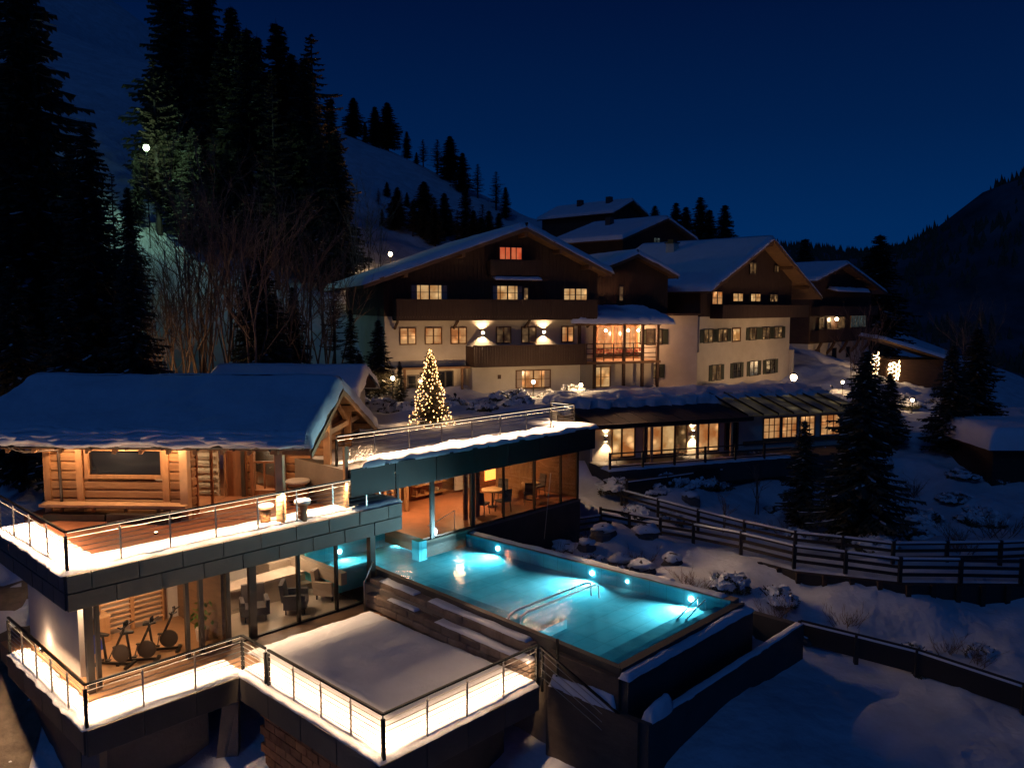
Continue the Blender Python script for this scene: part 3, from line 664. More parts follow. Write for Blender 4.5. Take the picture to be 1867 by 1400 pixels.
# water surface
def water_mat():
    m = glass('pool_water', (0.80,0.97,0.99), 1.33); nt = m.node_tree; N = nt.nodes; L = nt.links
    mixn = [n for n in N if n.type == 'MIX_SHADER'][0]; old = mixn.inputs[0].links[0].from_socket
    absn = [n for n in N if n.type == 'MATH' and n.operation == 'ABSOLUTE'][0]; geo_ = [n for n in N if n.type == 'NEW_GEOMETRY'][0]
    tir = N.new('ShaderNodeMapRange'); tir.inputs[1].default_value = .60; tir.inputs[2].default_value = .72; tir.inputs[3].default_value = .97; tir.inputs[4].default_value = 0.0
    L.new(absn.outputs[0], tir.inputs[0]); ml = N.new('ShaderNodeMath'); ml.operation = 'MULTIPLY'; L.new(tir.outputs[0], ml.inputs[0]); L.new(geo_.outputs['Backfacing'], ml.inputs[1])
    mxx = N.new('ShaderNodeMath'); mxx.operation = 'MAXIMUM'; L.new(old, mxx.inputs[0]); L.new(ml.outputs[0], mxx.inputs[1]); L.new(mxx.outputs[0], mixn.inputs[0])
    g = N.new('ShaderNodeNewGeometry'); n1 = N.new('ShaderNodeTexNoise'); n1.inputs['Scale'].default_value = 3.5; n1.inputs['Detail'].default_value = 3
    L.new(g.outputs['Position'], n1.inputs['Vector']); bp = N.new('ShaderNodeBump'); bp.inputs['Strength'].default_value = .2; bp.inputs['Distance'].default_value = .03
    L.new(n1.outputs['Fac'], bp.inputs['Height'])
    for n in N:
        if n.type == 'BSDF_GLOSSY': L.new(bp.outputs[0], n.inputs['Normal'])
        if n.type == 'BSDF_GLOSSY': n.inputs['Roughness'].default_value = .13
    return m
M['water'] = water_mat()
def sheet(name, poly, z, m, fr=UV, n=24, amp=0.0):
    mb = MB(); P = [Vector((*p, z)) for p in poly]
    W = n+1; vs = []
    for j in range(n+1):
        for i in range(n+1):
            a, b = i/n, j/n; p = (P[0]*(1-a)+P[1]*a)*(1-b)+(P[3]*(1-a)+P[2]*a)*b
            vs.append((p.x, p.y, p.z+amp*nz(p.x,p.y,2.2)))
    mb.add(vs, [(j*W+i, j*W+i+1, (j+1)*W+i+1, (j+1)*W+i) for j in range(n) for i in range(n)])
    return mb.build(name, m, fr=fr, base=(*poly[0], z), smooth=True, fix=False)
w1 = sheet('water', [(PF[0]-.05,PF[1]-.05),(PR[0]+.02,PR[1]-.05),(PB[0]+.02,PB[1]+.02),(PL[0]-.02,PB[1]+.02)], WZ, M['water'], n=60, amp=.006); w1['kind'] = 'structure'
w2 = sheet('indoor_water', [(14.62,21.985),(19.6,21.985),(19.6,23.95),(14.62,23.95)], WZ-.003, M['water'], n=20, amp=.004); w2['kind'] = 'structure'
# pool lights: a lens in the wall and the lamp behind it
def pool_light(u, v, z, du, dv, e):
    c = Vector((u, v, z)); d = Vector((du, dv, 0))
    pts = []
    mb = MB().tube([c, c+d*.05], .075, 14); mb.build('pool_light', M['lens'], pool)
    W = UV.w(u+du*.1, v+dv*.1, z); T = UV.w(u+du*3.0, v+dv*3.0, z-.12)
    add_light('underwater_lamp', 'AREA', W, e, (0.62,0.93,1.0), size=.25, size_y=.25, target=T, spread=R(150))
for v, e in ((20.1,250),(15.95,300),(12.35,230)):
    uu = 20.80-(v-11.12)*.0462
    pool_light(uu, v, .84, -1, 0, e)
MB().tube([(20.64,14.6,.86),(20.6,14.6,.86)], .04, 10).build('pool_light', M['lens'], pool)
pool_light(18.6, 23.93, .84, 0, -1, 110)
pool_light(19.58, 22.9, .84, -1, 0, 90)
pool_light(16.2, 23.93, .84, 0, -1, 80)
MB().tube([(19.9,21.9,1.2),(19.9,21.9,2.0),(19.6,22.6,1.5),(19.4,23.4,1.05)], .02, 6).build('entry_handrail', M['rail_pale'], pool)

# snow on the pool's outer walls
snow_obj('wall_snow', UV, [(15.0,10.55,WZ-.165),(21.2,10.55,WZ-.165),(21.2,10.86,WZ-.165),(15.0,10.86,WZ-.165)], .12, 90, 6, 'rounded snow ridge on the pool front ledge just below the black rim', rim=.14, jit=.03, lump=.5, group='snow on the pool walls')
snow_obj('wall_snow', UV, [(15.1,9.93,.002),(16.0,9.93,.002),(16.0,10.25,.002),(15.1,10.25,.002)], .26, 20, 8, 'big snow clump at the corner of the overflow trough wall', rim=.14, jit=.05, lump=.7, group='snow on the pool walls')
snow_obj('wall_snow', UV, [(16.0,9.96,.002),(23.2,9.96,.002),(23.2,10.2,.002),(16.0,10.2,.002)], .03, 70, 5, 'thin snow dusting along the overflow trough wall', rim=.08, jit=.03, lump=.9, group='snow on the pool walls')
snow_obj('wall_snow', UV, [(20.9,11.4,WZ+.062),(21.2,11.4,WZ+.062),(20.7,22.2,WZ+.062),(20.45,22.2,WZ+.062)], .05, 6, 90, 'thin snow on the stone coping along the garden side of the pool', rim=.1, jit=.06, lump=.9, group='snow on the pool walls')
snow_obj('wall_snow', UV, [(14.9,10.9,.003),(15.1,10.9,.003),(15.1,12.9,.003),(14.9,12.9,.003)], .3, 8, 24, 'snow heap at the end of the terrace railing beside the pool wall', rim=.15, jit=.06, lump=.5, group='snow on the pool walls')

# stepped stone seats between terrace and pool
steps = thing('stone_steps', 'two tiers of stone block seating between snowy terrace and pool', 'steps', UV, (14.5,13,0))
def tier(x0, x1, dx, y0, y1, z0, z1, n, rows):
    """x drifts by dx along the run, as the pool edge does"""
    for r in range(rows):
        h = (z1-z0)/rows
        for k in range(n):
            a = y0+(y1-y0)*(k+(.35 if r % 2 else 0))/n; b = min(y1, y0+(y1-y0)*(k+1+(.35 if r % 2 else 0))/n)
            if k == 0 and r % 2: a = y0
            if b-a < .1: continue
            sh = dx*((a+b)/2-y0)/(y1-y0); j = random.uniform(-.02,.02)
            piece('stone_block', steps, M['stone'], x0+sh+j, x1+sh, a+.012, b-.012, z0+r*h+.006, z0+(r+1)*h-.006, bev=.03)
tier(14.62, 15.12, .28, 13.3, 20.6, 0.03, .50, 9, 2)
tier(14.98, 15.40, .28, 13.6, 20.9, .30, .82, 9, 2)
for k, (a, b, x, z) in enumerate(((13.4,17.2,14.64,.505),(18.2,19.6,14.9,.505),(13.8,17.9,15.0,.825),(18.6,20.4,15.2,.825))):
    snow_obj('seat_snow', UV, [(x+.02,a,z),(x+.36,a,z),(x+.36+.04*(b-a),b,z),(x+.02+.04*(b-a),b,z)], .045, 8, 50, 'thin snow on the '+('lower' if k < 2 else 'upper')+' stone tier, '+('long stretch toward the trough' if k % 2 == 0 else 'short stretch near the glass corner'), rim=.08, jit=.03, lump=.8, group='snow on the stone seating')
# handrail of the seats and little stair by the trough
hr = thing('seat_handrail', 'slim steel handrail at the top end of the stone seating', 'handrail', UV, (14.7,20.4,0))
MB().tube([(14.7,20.4,0),(14.7,20.4,.95),(14.8,20.4,1.05),(15.2,20.6,1.45)], .022, 6).build('rail', M['steel'], hr, smooth=True)
sr = thing('stair_railing', 'dark railing sloping down beside the pool wall at the terrace end', 'railing', UV, (14.7,12.9,0))
MB().bar((14.68,13.0,1.05),(15.0,10.5,-.15),.05).build('handrail', M['black'], sr)
for k in range(4): MB().bar((14.68,13.0,.9-.2*k),(15.0,10.5,-.3-.2*k),.014).build('cable', M['steel'], sr)
for x, y, z0, z1 in ((14.7,12.95,-.1,1.05),(14.98,12.7,.05,1.25),(15.0,10.5,-1,-.15)): MB().bar((x,y,z0),(x,y,z1),.05).build('post', M['black'], sr)

# ------------------------------------------------------------------ lounge pavilion with the snowy roof terrace
lp = thing('lounge_pavilion', 'glazed lounge pavilion under a long dark edge with bright snow on top', 'building', UV, (14.5,20.8,1))
MB().slab([(14.5,20.85),(26.85,20.85),(26.85,27.2),(14.5,27.2)], 3.62, 4.44).build('roof_slab', M['concrete_dark'], lp)
fascia(14.5,20.83,26.85,20.83, 3.58, 4.50, 7, 1, m='roof_metal', parent=lp)
fascia(26.87,20.83,26.87,27.2, 3.58, 4.50, 4, 1, m='roof_metal', parent=lp)
MB().box(18.25,27.0,21.78,27.0,.75,1.30).build('lounge_floor', M['floor_red'], lp)
MB().box(14.4,18.25,24.1,27.0,.7,1.16).box(14.4,14.62,21.2,24.1,.7,1.1).build('pool_surround', M['floor_stone'], lp)
MB().box(18.3,27.1,21.72,21.9,-1.2,1.14).build('plinth_wall', M['concrete_dark'], lp)
MB().box(18.3,27.1,21.70,21.92,1.14,1.22).build('plinth_cap', M['concrete'], lp)
MB().box(18.3,27.0,26.9,27.1,1.2,3.6).box(14.4,18.3,26.9,27.1,1.0,3.6).build('back_wall', M['brown_wood'], lp)
MB().box(26.9,27.1,21.8,27.0,.2,3.6).build('end_wall', M['brown_wood'], lp)
for u, w in ((18.72,.16),(20.72,.16),(22.4,.05),(24.2,.06),(25.85,.06),(26.95,.1)):
    MB().box(u-w/2,u+w/2,21.74,21.84,1.2,3.6).build('mullion', M['frame_dark'], lp)
for a, b in ((18.82,20.62),(20.82,22.36),(22.44,24.16),(24.24,25.8),(25.9,26.88)):
    MB().box(a,b,21.785,21.80,1.22,3.58).build('pane', M['glass'], lp)
MB().box(14.6,18.2,26.6,26.9,1.2,3.6).build('side_partition', M['white_wall'], lp)
# wooden wall elements inside, white screens, posts
for k, u in enumerate((19.2,19.55,19.9,20.3)): MB().box(u,u+.12,25.2,25.35,1.3,3.6).build('wood_post', M['beam'], lp)
for k in range(3): MB().box(21.0+.32*k,21.2+.32*k,22.55,22.62,1.3,3.55).build('wood_post', M['door_wood'], lp)
MB().box(23.9,24.8,26.2,26.3,1.4,3.5).build('white_screen', M['white_wall'], lp)
MB().box(25.2,25.35,22.8,25,1.3,3.5).build('wood_post', M['beam'], lp)
shelf = thing('book_shelf', 'wooden shelf with small pale objects at the lounge back wall', 'shelf', UV, (22.2,26.5,1.3))
MB().box(21.6,23.4,26.55,26.85,1.3,3.3).build('back_panel', M['door_wood'], shelf)
for k in range(5): MB().box(21.6,23.4,26.2,26.55,1.5+k*.42,1.54+k*.42).build('shelf_board', M['beam'], shelf)
for k in range(16): MB().box(21.7+.1*k,21.76+.1*k,26.25,26.45,1.54+.42*(k % 4),1.7+.42*(k % 4)+.05*random.random()).build('book', M[random.choice(['white_wall','fabric_light','door_wood','brick'])], shelf)
fp = thing('fireplace', 'glowing fireplace in the wooden wall of the glass lounge', 'fireplace', UV, (25.9,26.3,1.3))
MB().box(25.3,26.7,26.1,26.85,1.3,3.4).build('chimney_breast', M['door_wood'], fp)
MB().box(25.6,26.4,26.05,26.1,1.6,2.2).build('fire', M['fire'], fp)
def table(u, v, z, r, label, fr=UV, m='beam_pale', h=.72, legm='black', group='tables'):
    t = thing('round_table', label, 'table', fr, (u,v,z), group)
    MB().lathe((u,v,z), [(r,h-.05),(r,h),(r*.98,h+.01)], 18).build('tabletop', M[m], t)
    MB().lathe((u,v,z), [(.22,0),(.22,.03),(.04,.05),(.035,h-.05)], 10).build('pedestal', M[legm], t)
    return t
def chair(u, v, z, rot, label, m='fabric_dark', fr=UV, group='lounge chairs'):
    t = thing('chair', label, 'chair', fr, (u,v,z), group)
    MB().box(u-.24,u+.24,v-.24,v+.24,z+.42,z+.48).build('seat', M[m], t)
    MB().hexa([(u-.23,v+.2,z+.48),(u+.23,v+.2,z+.48),(u+.23,v+.25,z+.48),(u-.23,v+.25,z+.48)],[(u-.22,v+.27,z+.95),(u+.22,v+.27,z+.95),(u+.22,v+.31,z+.95),(u-.22,v+.31,z+.95)]).build('backrest', M[m], t)
    for a in (-1,1):
        for b in (-1,1): MB().bar((u+a*.2,v+b*.2,z+.42),(u+a*.23,v+b*.23,z),.03).build('leg', M['frame_dark'], t)
    t.rotation_euler.z += rot
table(23.3,23.3,1.3,.45,'round table in the lounge behind the second pane',group='lounge tables')
table(25.3,23.0,1.3,.4,'small round table by the far end of the lounge glass',group='lounge tables')
for k, (u,v,r_,lab) in enumerate(((22.1,22.7,1.9,'dark lounge chair just behind the wooden posts'),(23.0,22.4,3.0,'dark chair with its back to the lounge glass'),(24.1,23.6,-1.2,'dark chair between the two lounge tables'),(24.7,22.5,2.4,'dark chair close to the third mullion'),(26.0,23.2,-1.8,'dark chair nearest the lounge end wall'))):
    chair(u,v,1.3,r_,lab)
# interior ceiling lamps of lobby, gym, indoor pool and lounge
cl = []
for name, (u,v,z), e, c in (('gym',(8.6,22.6,2.2),60,(1,.62,.36)),('gym',(7.3,21.7,2.2),60,(1,.66,.38)),('lobby',(11.7,22.6,2.2),45,(1,.62,.38)),('lobby',(13.6,23.6,2.2),60,(1,.68,.45)),
        ('indoor pool',(16.6,25.3,3.5),80,(1,.62,.34)),('lounge',(19.6,24.6,3.5),90,(1,.60,.30)),('lounge',(22.6,24.4,3.5),105,(1,.55,.25)),('lounge',(25.4,24.2,3.5),85,(1,.50,.22))):
    dl = thing('ceiling_lamp', 'flat ceiling lamp of the %s at %s' % (name, {8.6:'the wall bars',7.3:'the deck corner',11.7:'the glass door',13.6:'the indoor steps',16.6:'the pool side',19.6:'the wooden posts',22.6:'the book shelf',25.4:'the fireplace'}[u]), 'ceiling lamp', UV, (u,v,z), 'flush ceiling lamps in the spa rooms')
    MB().lathe((u,v,z), [(.16,.0),(.16,.035)], 12).build('housing', M['white_wall'], dl)
    MB().lathe((u,v,z-.008), [(.12,0),(.12,.006)], 12).build('diffuser', M['bulb'], dl)
    add_light('room_lamp', 'AREA', UV.w(u,v,z-.03), e, c, size=.5, size_y=.5)

# roof terrace: snow bank at the edge, railing set back, boards
railing([(14.7,21.75),(26.5,21.6),(26.5,22.9)], 4.46, 'steel railing along the lounge roof terrace behind the bright snow bank', power=44, tilt=-24, spread=118, h=.95, ncab=6, spacing=1.45)
snow_obj('roof_edge_snow', UV, [(14.9,20.72,4.50),(27.0,20.70,4.50),(27.0,21.9,4.50),(16.4,21.9,4.50)], .13, 150, 16, 'bright lumpy snow bank on the long dark roof edge of the lounge', rim=.32, jit=.14, lump=.8, nscale=1.3, skirt=.05, group='snow on the roofs')
snow_obj('roof_terrace_snow', UV, [(14.9,21.95,4.45),(27.0,21.95,4.45),(27.0,27.6,4.45),(15.0,27.6,4.45)], .10, 100, 50, 'trampled snow covering the lounge roof terrace around the lit tree', rim=.5, jit=.2, lump=1.1, nscale=1.1, m='snow_ground', group='snow on the roofs')
wallb = thing('terrace_end_wall', 'low board wall at the terrace end holding lit twig decoration', 'wall', UV, (14.5,21.2,3.1))
MB().box(14.42,14.5,20.9,23.8,3.15,4.46).build('board', M['concrete'], wallb)
MB().box(14.40,14.52,20.86,20.98,3.15,5.2).build('post', M['beam_pale'], wallb)
tw = thing('twig_decoration', 'pale antler-like twig decoration on the terrace railing by the cabin', 'decoration', UV, (14.9,21.5,4.5))
tmb = MB()
for k in range(26):
    a = random.uniform(0,6.28); p = Vector((14.9+random.uniform(-.1,1.0),21.55+random.uniform(-.08,.08),4.55+random.uniform(0,.15)))
    q = p+Vector((random.uniform(-.25,.25),random.uniform(-.1,.1),random.uniform(.08,.35))); tmb.tube([p,q,q+Vector((random.uniform(-.12,.12),0,.1))], .014, 4, .005)
tmb.build('twigs', M['white_wall'], tw)

# ------------------------------------------------------------------ log cabin
cab = thing('log_cabin', 'log cabin with thick blue snow roof, open porch and carved posts on the upper deck', 'cabin', CB, (-5,0.7,3.1))
FZ = 3.12
EY, EZ, RYY, RZ, BY_, BZ = -0.35, 5.50, 3.25, 6.92, 8.3, 4.86
def roofz(y): return EZ+(RZ-EZ)*(y-EY)/(RYY-EY) if y < RYY else RZ+(BZ-RZ)*(y-RYY)/(BY_-RYY)
MB().slab([(6.4,20.74),(16.36,20.74),(16.36,24.0),(14.2,26.3),(6.4,26.3)], 3.104, 3.124).build('upper_deck_boards', M['floor_red'], spa)
MB().box(-9.2,-0.3,0.6,8.0,2.4,FZ+.02).build('cabin_floor', M['floor_red'], cab)
def logs(x0, x1, y0, y1, z0, z1, h=.29, gaps=(), name='log'):
    n = max(1, round((z1-z0)/h)); h = (z1-z0)/n
    for k in range(n):
        a, b = z0+k*h, z0+(k+1)*h
        segs = [(x0, x1)] if abs(x1-x0) > abs(y1-y0) else [(y0, y1)]
        for g0, g1, gz0, gz1 in gaps:
            if b > gz0+.05 and a < gz1-.05:
                ns = []
                for s0, s1 in segs:
                    if g1 <= s0 or g0 >= s1: ns.append((s0,s1)); continue
                    if g0 > s0: ns.append((s0,g0))
                    if g1 < s1: ns.append((g1,s1))
                segs = ns
        for s0, s1 in segs:
            j = random.uniform(-.012,.012)
            if abs(x1-x0) > abs(y1-y0): piece(name, cab, M['log'], s0, s1, y0+j, y1+j, a+.008, b-.008, bev=.045)
            else: piece(name, cab, M['log'], x0+j, x1+j, s0, s1, a+.008, b-.008, bev=.045)
logs(-8.35,-4.0,0.65,0.83,FZ,5.38, gaps=[(-7.1,-4.85,4.42,5.18)])
logs(-8.53,-8.35,0.65,7.9,FZ,5.38)
logs(-4.18,-4.0,0.83,1.2,FZ,5.5)
logs(-4.0,-0.55,3.6,3.78,FZ,5.9, gaps=[(-3.15,-2.3,FZ,5.0)])
logs(-0.73,-0.55,3.6,8.0,FZ,4.9)
# window of the front wall
w_ = MB()
for (a,b,c,d) in ((-7.22,-4.73,5.18,5.28),(-7.22,-4.73,4.33,4.43),(-7.22,-7.10,4.43,5.18),(-4.85,-4.73,4.43,5.18)): w_.box(a,b,.60,.80,c,d)
w_ = w_.build('window', M['beam'], cab); MB().box(-7.1,-4.85,.70,.72,4.43,5.18).build('pane', M['glass_dark'], w_)
MB().box(-7.1,-4.85,.9,.95,4.3,5.2).build('inner_blind', M['door_wood'], cab)
for x in (-8.40,-7.38,-4.70,-4.1): MB().box(x-.10,x+.10,.58,.66,FZ,5.4).build('wall_post', M['beam'], cab)
MB().box(-4.16,-3.92,.36,.60,FZ,5.4).build('porch_post', M['beam_pale'], cab)
MB().box(-1.05,-0.83,-.20,.02,FZ,5.42).build('porch_post', M['beam_pale'], cab)
MB().box(-0.42,-0.20,2.55,2.77,FZ,6.55).build('porch_post', M['beam_pale'], cab)
MB().box(-0.42,-0.20,5.2,5.4,FZ,6.0).build('porch_post', M['beam'], cab)
# side glass of porch with stone shower wall behind
for y in (1.2,2.3,3.4): MB().box(-4.06,-3.98,y-.04,y+.04,FZ,5.3).build('side_frame', M['door_wood'], cab)
MB().box(-4.03,-4.015,1.24,3.36,FZ,5.25).build('side_pane', M['glass'], cab)
MB().box(-6.5,-4.3,3.5,3.6,FZ,5.4).build('inner_wall', M['floor_stone'], cab)
for k in range(9): piece('stone_strip', cab, M['stone'], -5.6,-4.4,3.42,3.5,3.2+.24*k,3.3+.24*k)
MB().box(-4.0,-3.35,3.5,3.58,FZ,5.5).build('door_panel', M['door_wood'], cab)
MB().box(-3.5,-3.38,3.42,3.5,FZ,5.3).build('dark_jamb', M['frame_dark'], cab)
# porch door
dr = MB().box(-3.2,-3.08,3.45,3.66,FZ,5.02).box(-2.37,-2.25,3.45,3.66,FZ,5.02).box(-3.2,-2.25,3.45,3.66,4.95,5.07).box(-3.08,-2.37,3.5,3.56,FZ,3.35).box(-3.08,-2.37,3.5,3.54,4.28,4.34).box(-2.76,-2.70,3.5,3.54,3.4,4.3).build('door', M['door_wood'], cab)
MB().box(-3.08,-2.37,3.545,3.555,3.35,4.95).build('pane', M['glass'], dr)
MB().box(-2.95,-2.90,3.42,3.5,4.05,4.25).build('handle', M['black'], dr)
MB().box(-3.4,-2.0,5.2,5.3,FZ,5.2).build('bath_wall', M['white_wall'], cab)
MB().box(-2.2,-2.0,3.42,3.56,FZ,5.2).build('door_jamb', M['door_wood'], cab)
# eave beam, gutter with straps, downpipe
MB().box(-9.3,-0.35,-.22,-.08,5.36,5.5).build('eave_beam', M['beam_pale'], cab)
MB().tube([(-10.2,-.42,5.50),(-0.1,-.42,5.50)], .065, 8).build('gutter', M['black'], cab)
for x in np.arange(-9.5,-.2,1.05): MB().box(x-.015,x+.015,-.50,-.08,5.40,5.57).build('gutter_strap', M['frame_dark'], cab)
MB().tube([(-8.9,-.40,5.45),(-8.6,-.1,5.25),(-7.95,.5,5.2),(-7.92,.52,3.5),(-7.92,.52,3.2)], .045, 8).build('downpipe', M['frame_dark'], cab)
# roof deck, rafters, purlins, barge boards
MB().prismx([(EY,EZ),(RYY,RZ),(BY_,BZ),(BY_,BZ-.10),(RYY,RZ-.12),(EY,EZ-.10)], -10.4, 0.0).build('roof', M['brown_wood'], cab)
for x in np.arange(-9.8,-.3,.8):
    MB().hexa([(x,EY,EZ-.24),(x+.1,EY,EZ-.24),(x+.1,RYY,RZ-.26),(x,RYY,RZ-.26)],[(x,EY,EZ-.105),(x+.1,EY,EZ-.105),(x+.1,RYY,RZ-.125),(x,RYY,RZ-.125)]).build('rafter', M['beam'], cab)
for y in (-.1,1.55,3.2,5.0,7.4):
    z = roofz(y)-.14; MB().box(-1.2,.02,y-.09,y+.09,z-.2,z).build('purlin', M['beam'], cab)
for (ya,za),(yb,zb) in (((EY-.03,EZ-.02),(RYY,RZ)),((RYY,RZ),(BY_+.03,BZ-.02))):
    for dx, dz, nm in ((.0,0.02,'barge_board'),(.05,-.13,'barge_trim')):
        MB().hexa([(dx,ya,za-.17+dz),(dx+.05,ya,za-.17+dz),(dx+.05,yb,zb-.17+dz),(dx,yb,zb-.17+dz)],[(dx,ya,za+dz),(dx+.05,ya,za+dz),(dx+.05,yb,zb+dz),(dx,yb,zb+dz)]).build(nm, M['beam'], cab)
# gable: log courses that follow the roof, cross beam, braces
for k in range(8):
    a, b = 4.95+k*.25, 4.95+(k+1)*.25-.014
    ya = max(0.65 if a < 5.4 else EY, EY+(b+.12-EZ)/(RZ-EZ)*(RYY-EY)); yb = min(7.9, RYY+(RZ-b-.12)/(RZ-BZ)*(BY_-RYY))
    if a < 5.4: ya = 3.7
    if yb-ya > .3: piece('gable_log', cab, M['log'], -.72,-.56, ya, yb, a, b, bev=.03)
MB().box(-.45,-.25,.4,7.4,5.36,5.54).build('tie_beam', M['beam_pale'], cab)
MB().bar((-.33,1.3,5.5),(-.33,2.66,6.35),.12).build('brace', M['beam'], cab)
MB().bar((-.33,5.2,5.5),(-.33,3.9,6.3),.12).build('brace', M['beam'], cab)
for k, (x, y, z, e, lb) in enumerate(((-2.8,4.4,5.0,60,'ceiling lamp in the room behind the porch door'),(-5.3,2.4,5.1,70,'ceiling lamp in front of the stone-striped shower wall'))):
    cl_ = thing('cabin_ceiling_lamp', lb, 'ceiling lamp', CB, (x,y,z)); MB().lathe((x,y,z), [(.12,0),(.12,.03)], 12).build('housing', M['white_wall'], cl_); MB().lathe((x,y,z-.008), [(.09,0),(.09,.006)], 12).build('diffuser', M['bulb'], cl_)
    add_light('cabin_room_lamp', 'AREA', CB.w(x,y,z-.03), e, (1,.70,.42), size=.3, size_y=.3)
# porch lamp in the gable, heart wreath, barrel table, bench, stools
gl = thing('gable_lamp', 'bright small lamp under the cabin gable', 'lamp', CB, (-.45,1.9,6.1))
MB().box(-.55,-.45,1.84,1.96,6.02,6.14).build('bracket', M['black'], gl); MB().lathe((-.42,1.9,5.96), [(.05,0),(.07,.06),(.03,.12)], 10).build('bulb', M['lamp_hot'], gl)
add_light('gable_bulb', 'POINT', CB.w(-.28,1.9,5.92), 45, WARM, size=.06)
add_light('gable_bulb', 'POINT', CB.w(.5,4.6,5.2), 9, WARM, size=.08)
for k, (x, y) in enumerate(((-2.7,2.2),(-6.0,.22),(-1.5,1.6))):
    lm = thing('porch_spotlight', ('recessed spotlight over the porch door','recessed spotlight in the eave over the wide window','recessed spotlight above the barrel table')[k], 'lamp', CB, (x,y,5.45), 'cabin eave spotlights')
    z = roofz(y)-.16
    MB().lathe((x,y,z-.02), [(.06,0),(.06,.06)], 10).build('can', M['black'], lm); MB().lathe((x,y,z-.028), [(.045,0),(.045,.006)], 10).build('lens', M['bulb'], lm)
    add_light('porch_lamp', 'POINT', CB.w(x, y, z-.12), (110,120,70)[k], (1,.60,.32), size=.05)
for x in (-7.7,-4.4):
    lm = thing('porch_spotlight', 'recessed spotlight in the eave over the '+('downpipe corner' if x < -5 else 'porch corner post'), 'lamp', CB, (x,-.15,5.4), 'cabin eave spotlights')
    z = roofz(.22)-.16
    MB().lathe((x,.22,z-.02), [(.06,0),(.06,.06)], 10).build('can', M['black'], lm); MB().lathe((x,.22,z-.028), [(.045,0),(.045,.006)], 10).build('lens', M['bulb'], lm)
    add_light('porch_lamp', 'POINT', CB.w(x, .1, z-.14), 75, (1,.60,.32), size=.05)
for k, x in enumerate((-8.6,-6.3,-4.2,-2.2)):  # added uplights, there to brighten the snow lip at the eave
    u_ = thing('added_deck_uplight', 'small uplight added to brighten the cabin eave, '+('at the downpipe','under the wide window','by the thick corner post','near the porch door')[k], 'lamp', CB, (x,-2.0 if k < 2 else -1.1,3.14), 'added deck uplights before the cabin')
    yy = -2.0 if k < 2 else -1.1
    MB().lathe((x,yy,3.13), [(.06,0),(.06,.05)], 10).build('housing', M['black'], u_); MB().lathe((x,yy,3.182), [(.045,0),(.045,.006)], 10).build('lens', M['bulb'], u_)
    add_light('eave_fill_spot', 'SPOT', CB.w(x,yy,3.24), 85, (1,.66,.40), size=.05, spot=R(125), target=CB.w(x,-.75,5.9))
hw = thing('heart_wreath', 'dark heart-shaped wreath hanging on the porch log wall', 'wreath', CB, (-1.35,3.5,4.1))
hp = [(-1.35+.17*(math.sin(t)**3)*1.1, 3.53, 4.12+.011*(13*math.cos(t)-5*math.cos(2*t)-2*math.cos(3*t)-math.cos(4*t))) for t in np.linspace(0,6.283,25)]
MB().tube(hp, .045, 6).build('ring', M['twig'], hw)
bt = thing('barrel_table', 'wooden barrel table with pale rim on the porch', 'table', CB, (-1.3,2.6,FZ))
MB().lathe((-1.3,2.6,FZ), [(.27,0),(.33,.25),(.34,.45),(.28,.72)], 16).build('barrel', M['beam'], bt, smooth=True)
MB().lathe((-1.3,2.6,FZ), [(.38,.72),(.40,.76),(.38,.80)], 18).build('tabletop', M['white_wall'], bt)
for z in (.12,.58): MB().lathe((-1.3,2.6,FZ+z), [(.335,0),(.338,.04)], 16).build('hoop', M['black'], bt)
bn = thing('wall_bench', 'long wooden bench on round brackets in front of the log wall', 'bench', CB, (-6.2,.3,FZ))
MB().box(-8.4,-3.9,.12,.58,FZ+.42,FZ+.50).build('seat', M['beam_pale'], bn)
for x in (-7.9,-6.9,-5.9,-4.9): MB().tube([(x,.55,FZ+.42),(x,.35,FZ+.1),(x,.55,FZ)], .06, 6).build('bracket', M['beam'], bn)
MB().box(-6.2,-4.3,-.1,.12,FZ,FZ+.28).build('lower_box', M['frame_dark'], bn)
MB().box(-8.3,-6.4,.15,.5,FZ,FZ+.2).build('lower_box', M['frame_dark'], bn)
def stool(x, y, label):
    t = thing('stool_table', label, 'table', CB, (x,y,FZ), 'snow-topped stool tables on the upper deck')
    MB().lathe((x,y,FZ), [(.16,0),(.13,.3),(.17,.58)], 12).build('trunk', M['beam'], t, smooth=True)
    MB().lathe((x,y,FZ), [(.24,.58),(.25,.63)], 14).build('tabletop', M['beam_pale'], t)
    MB().lathe((x,y,FZ), [(.25,.632),(.24,.68),(.15,.72),(.02,.735)], 14).build('snow_cap', M['snow'], t, smooth=True)
stool(-1.35,-.25,'snow-topped stool table on the near side of the pale porch post'); stool(-.45,.35,'snow-topped stool table half hidden behind the pale porch post')
# roof snow: front slope with drooping layered eave, back slope
def roof_snow(parent, x0, x1, ya, za, yb, zb, th, nu, nv, m='snow', name='roof_snow', droop=.12, seed=0, rim=.3, jit=.06, sides=(1,1,0,1), lump=.12, nscale=.5):
    n = Vector((0, -(zb-za), (yb-ya)))
    if n.z < 0: n = -n
    n.normalize()
    off = n*0.01
    P = [Vector((x0,ya,za))+off, Vector((x1,ya,za))+off, Vector((x1,yb,zb))+off, Vector((x0,yb,zb))+off]
    mb = snow_mb(P, nu, nv, th, rim=rim, jit=jit, seed=seed, lump=lump, nscale=nscale, up=n, droop=droop, skirt=.04, dropsides=sides)
    return mb.build(name, M[m], parent, smooth=True)
roof_snow(cab, -10.6, 0.12, EY-.16, EZ+.02, RYY, RZ, .40, 190, 26, seed=3, rim=.45, jit=.08, droop=.0, lump=.22, nscale=.7)
roof_snow(cab, -10.6, 0.12, BY_+.2, BZ-.06, RYY, RZ, .40, 120, 26, seed=5, rim=.4)
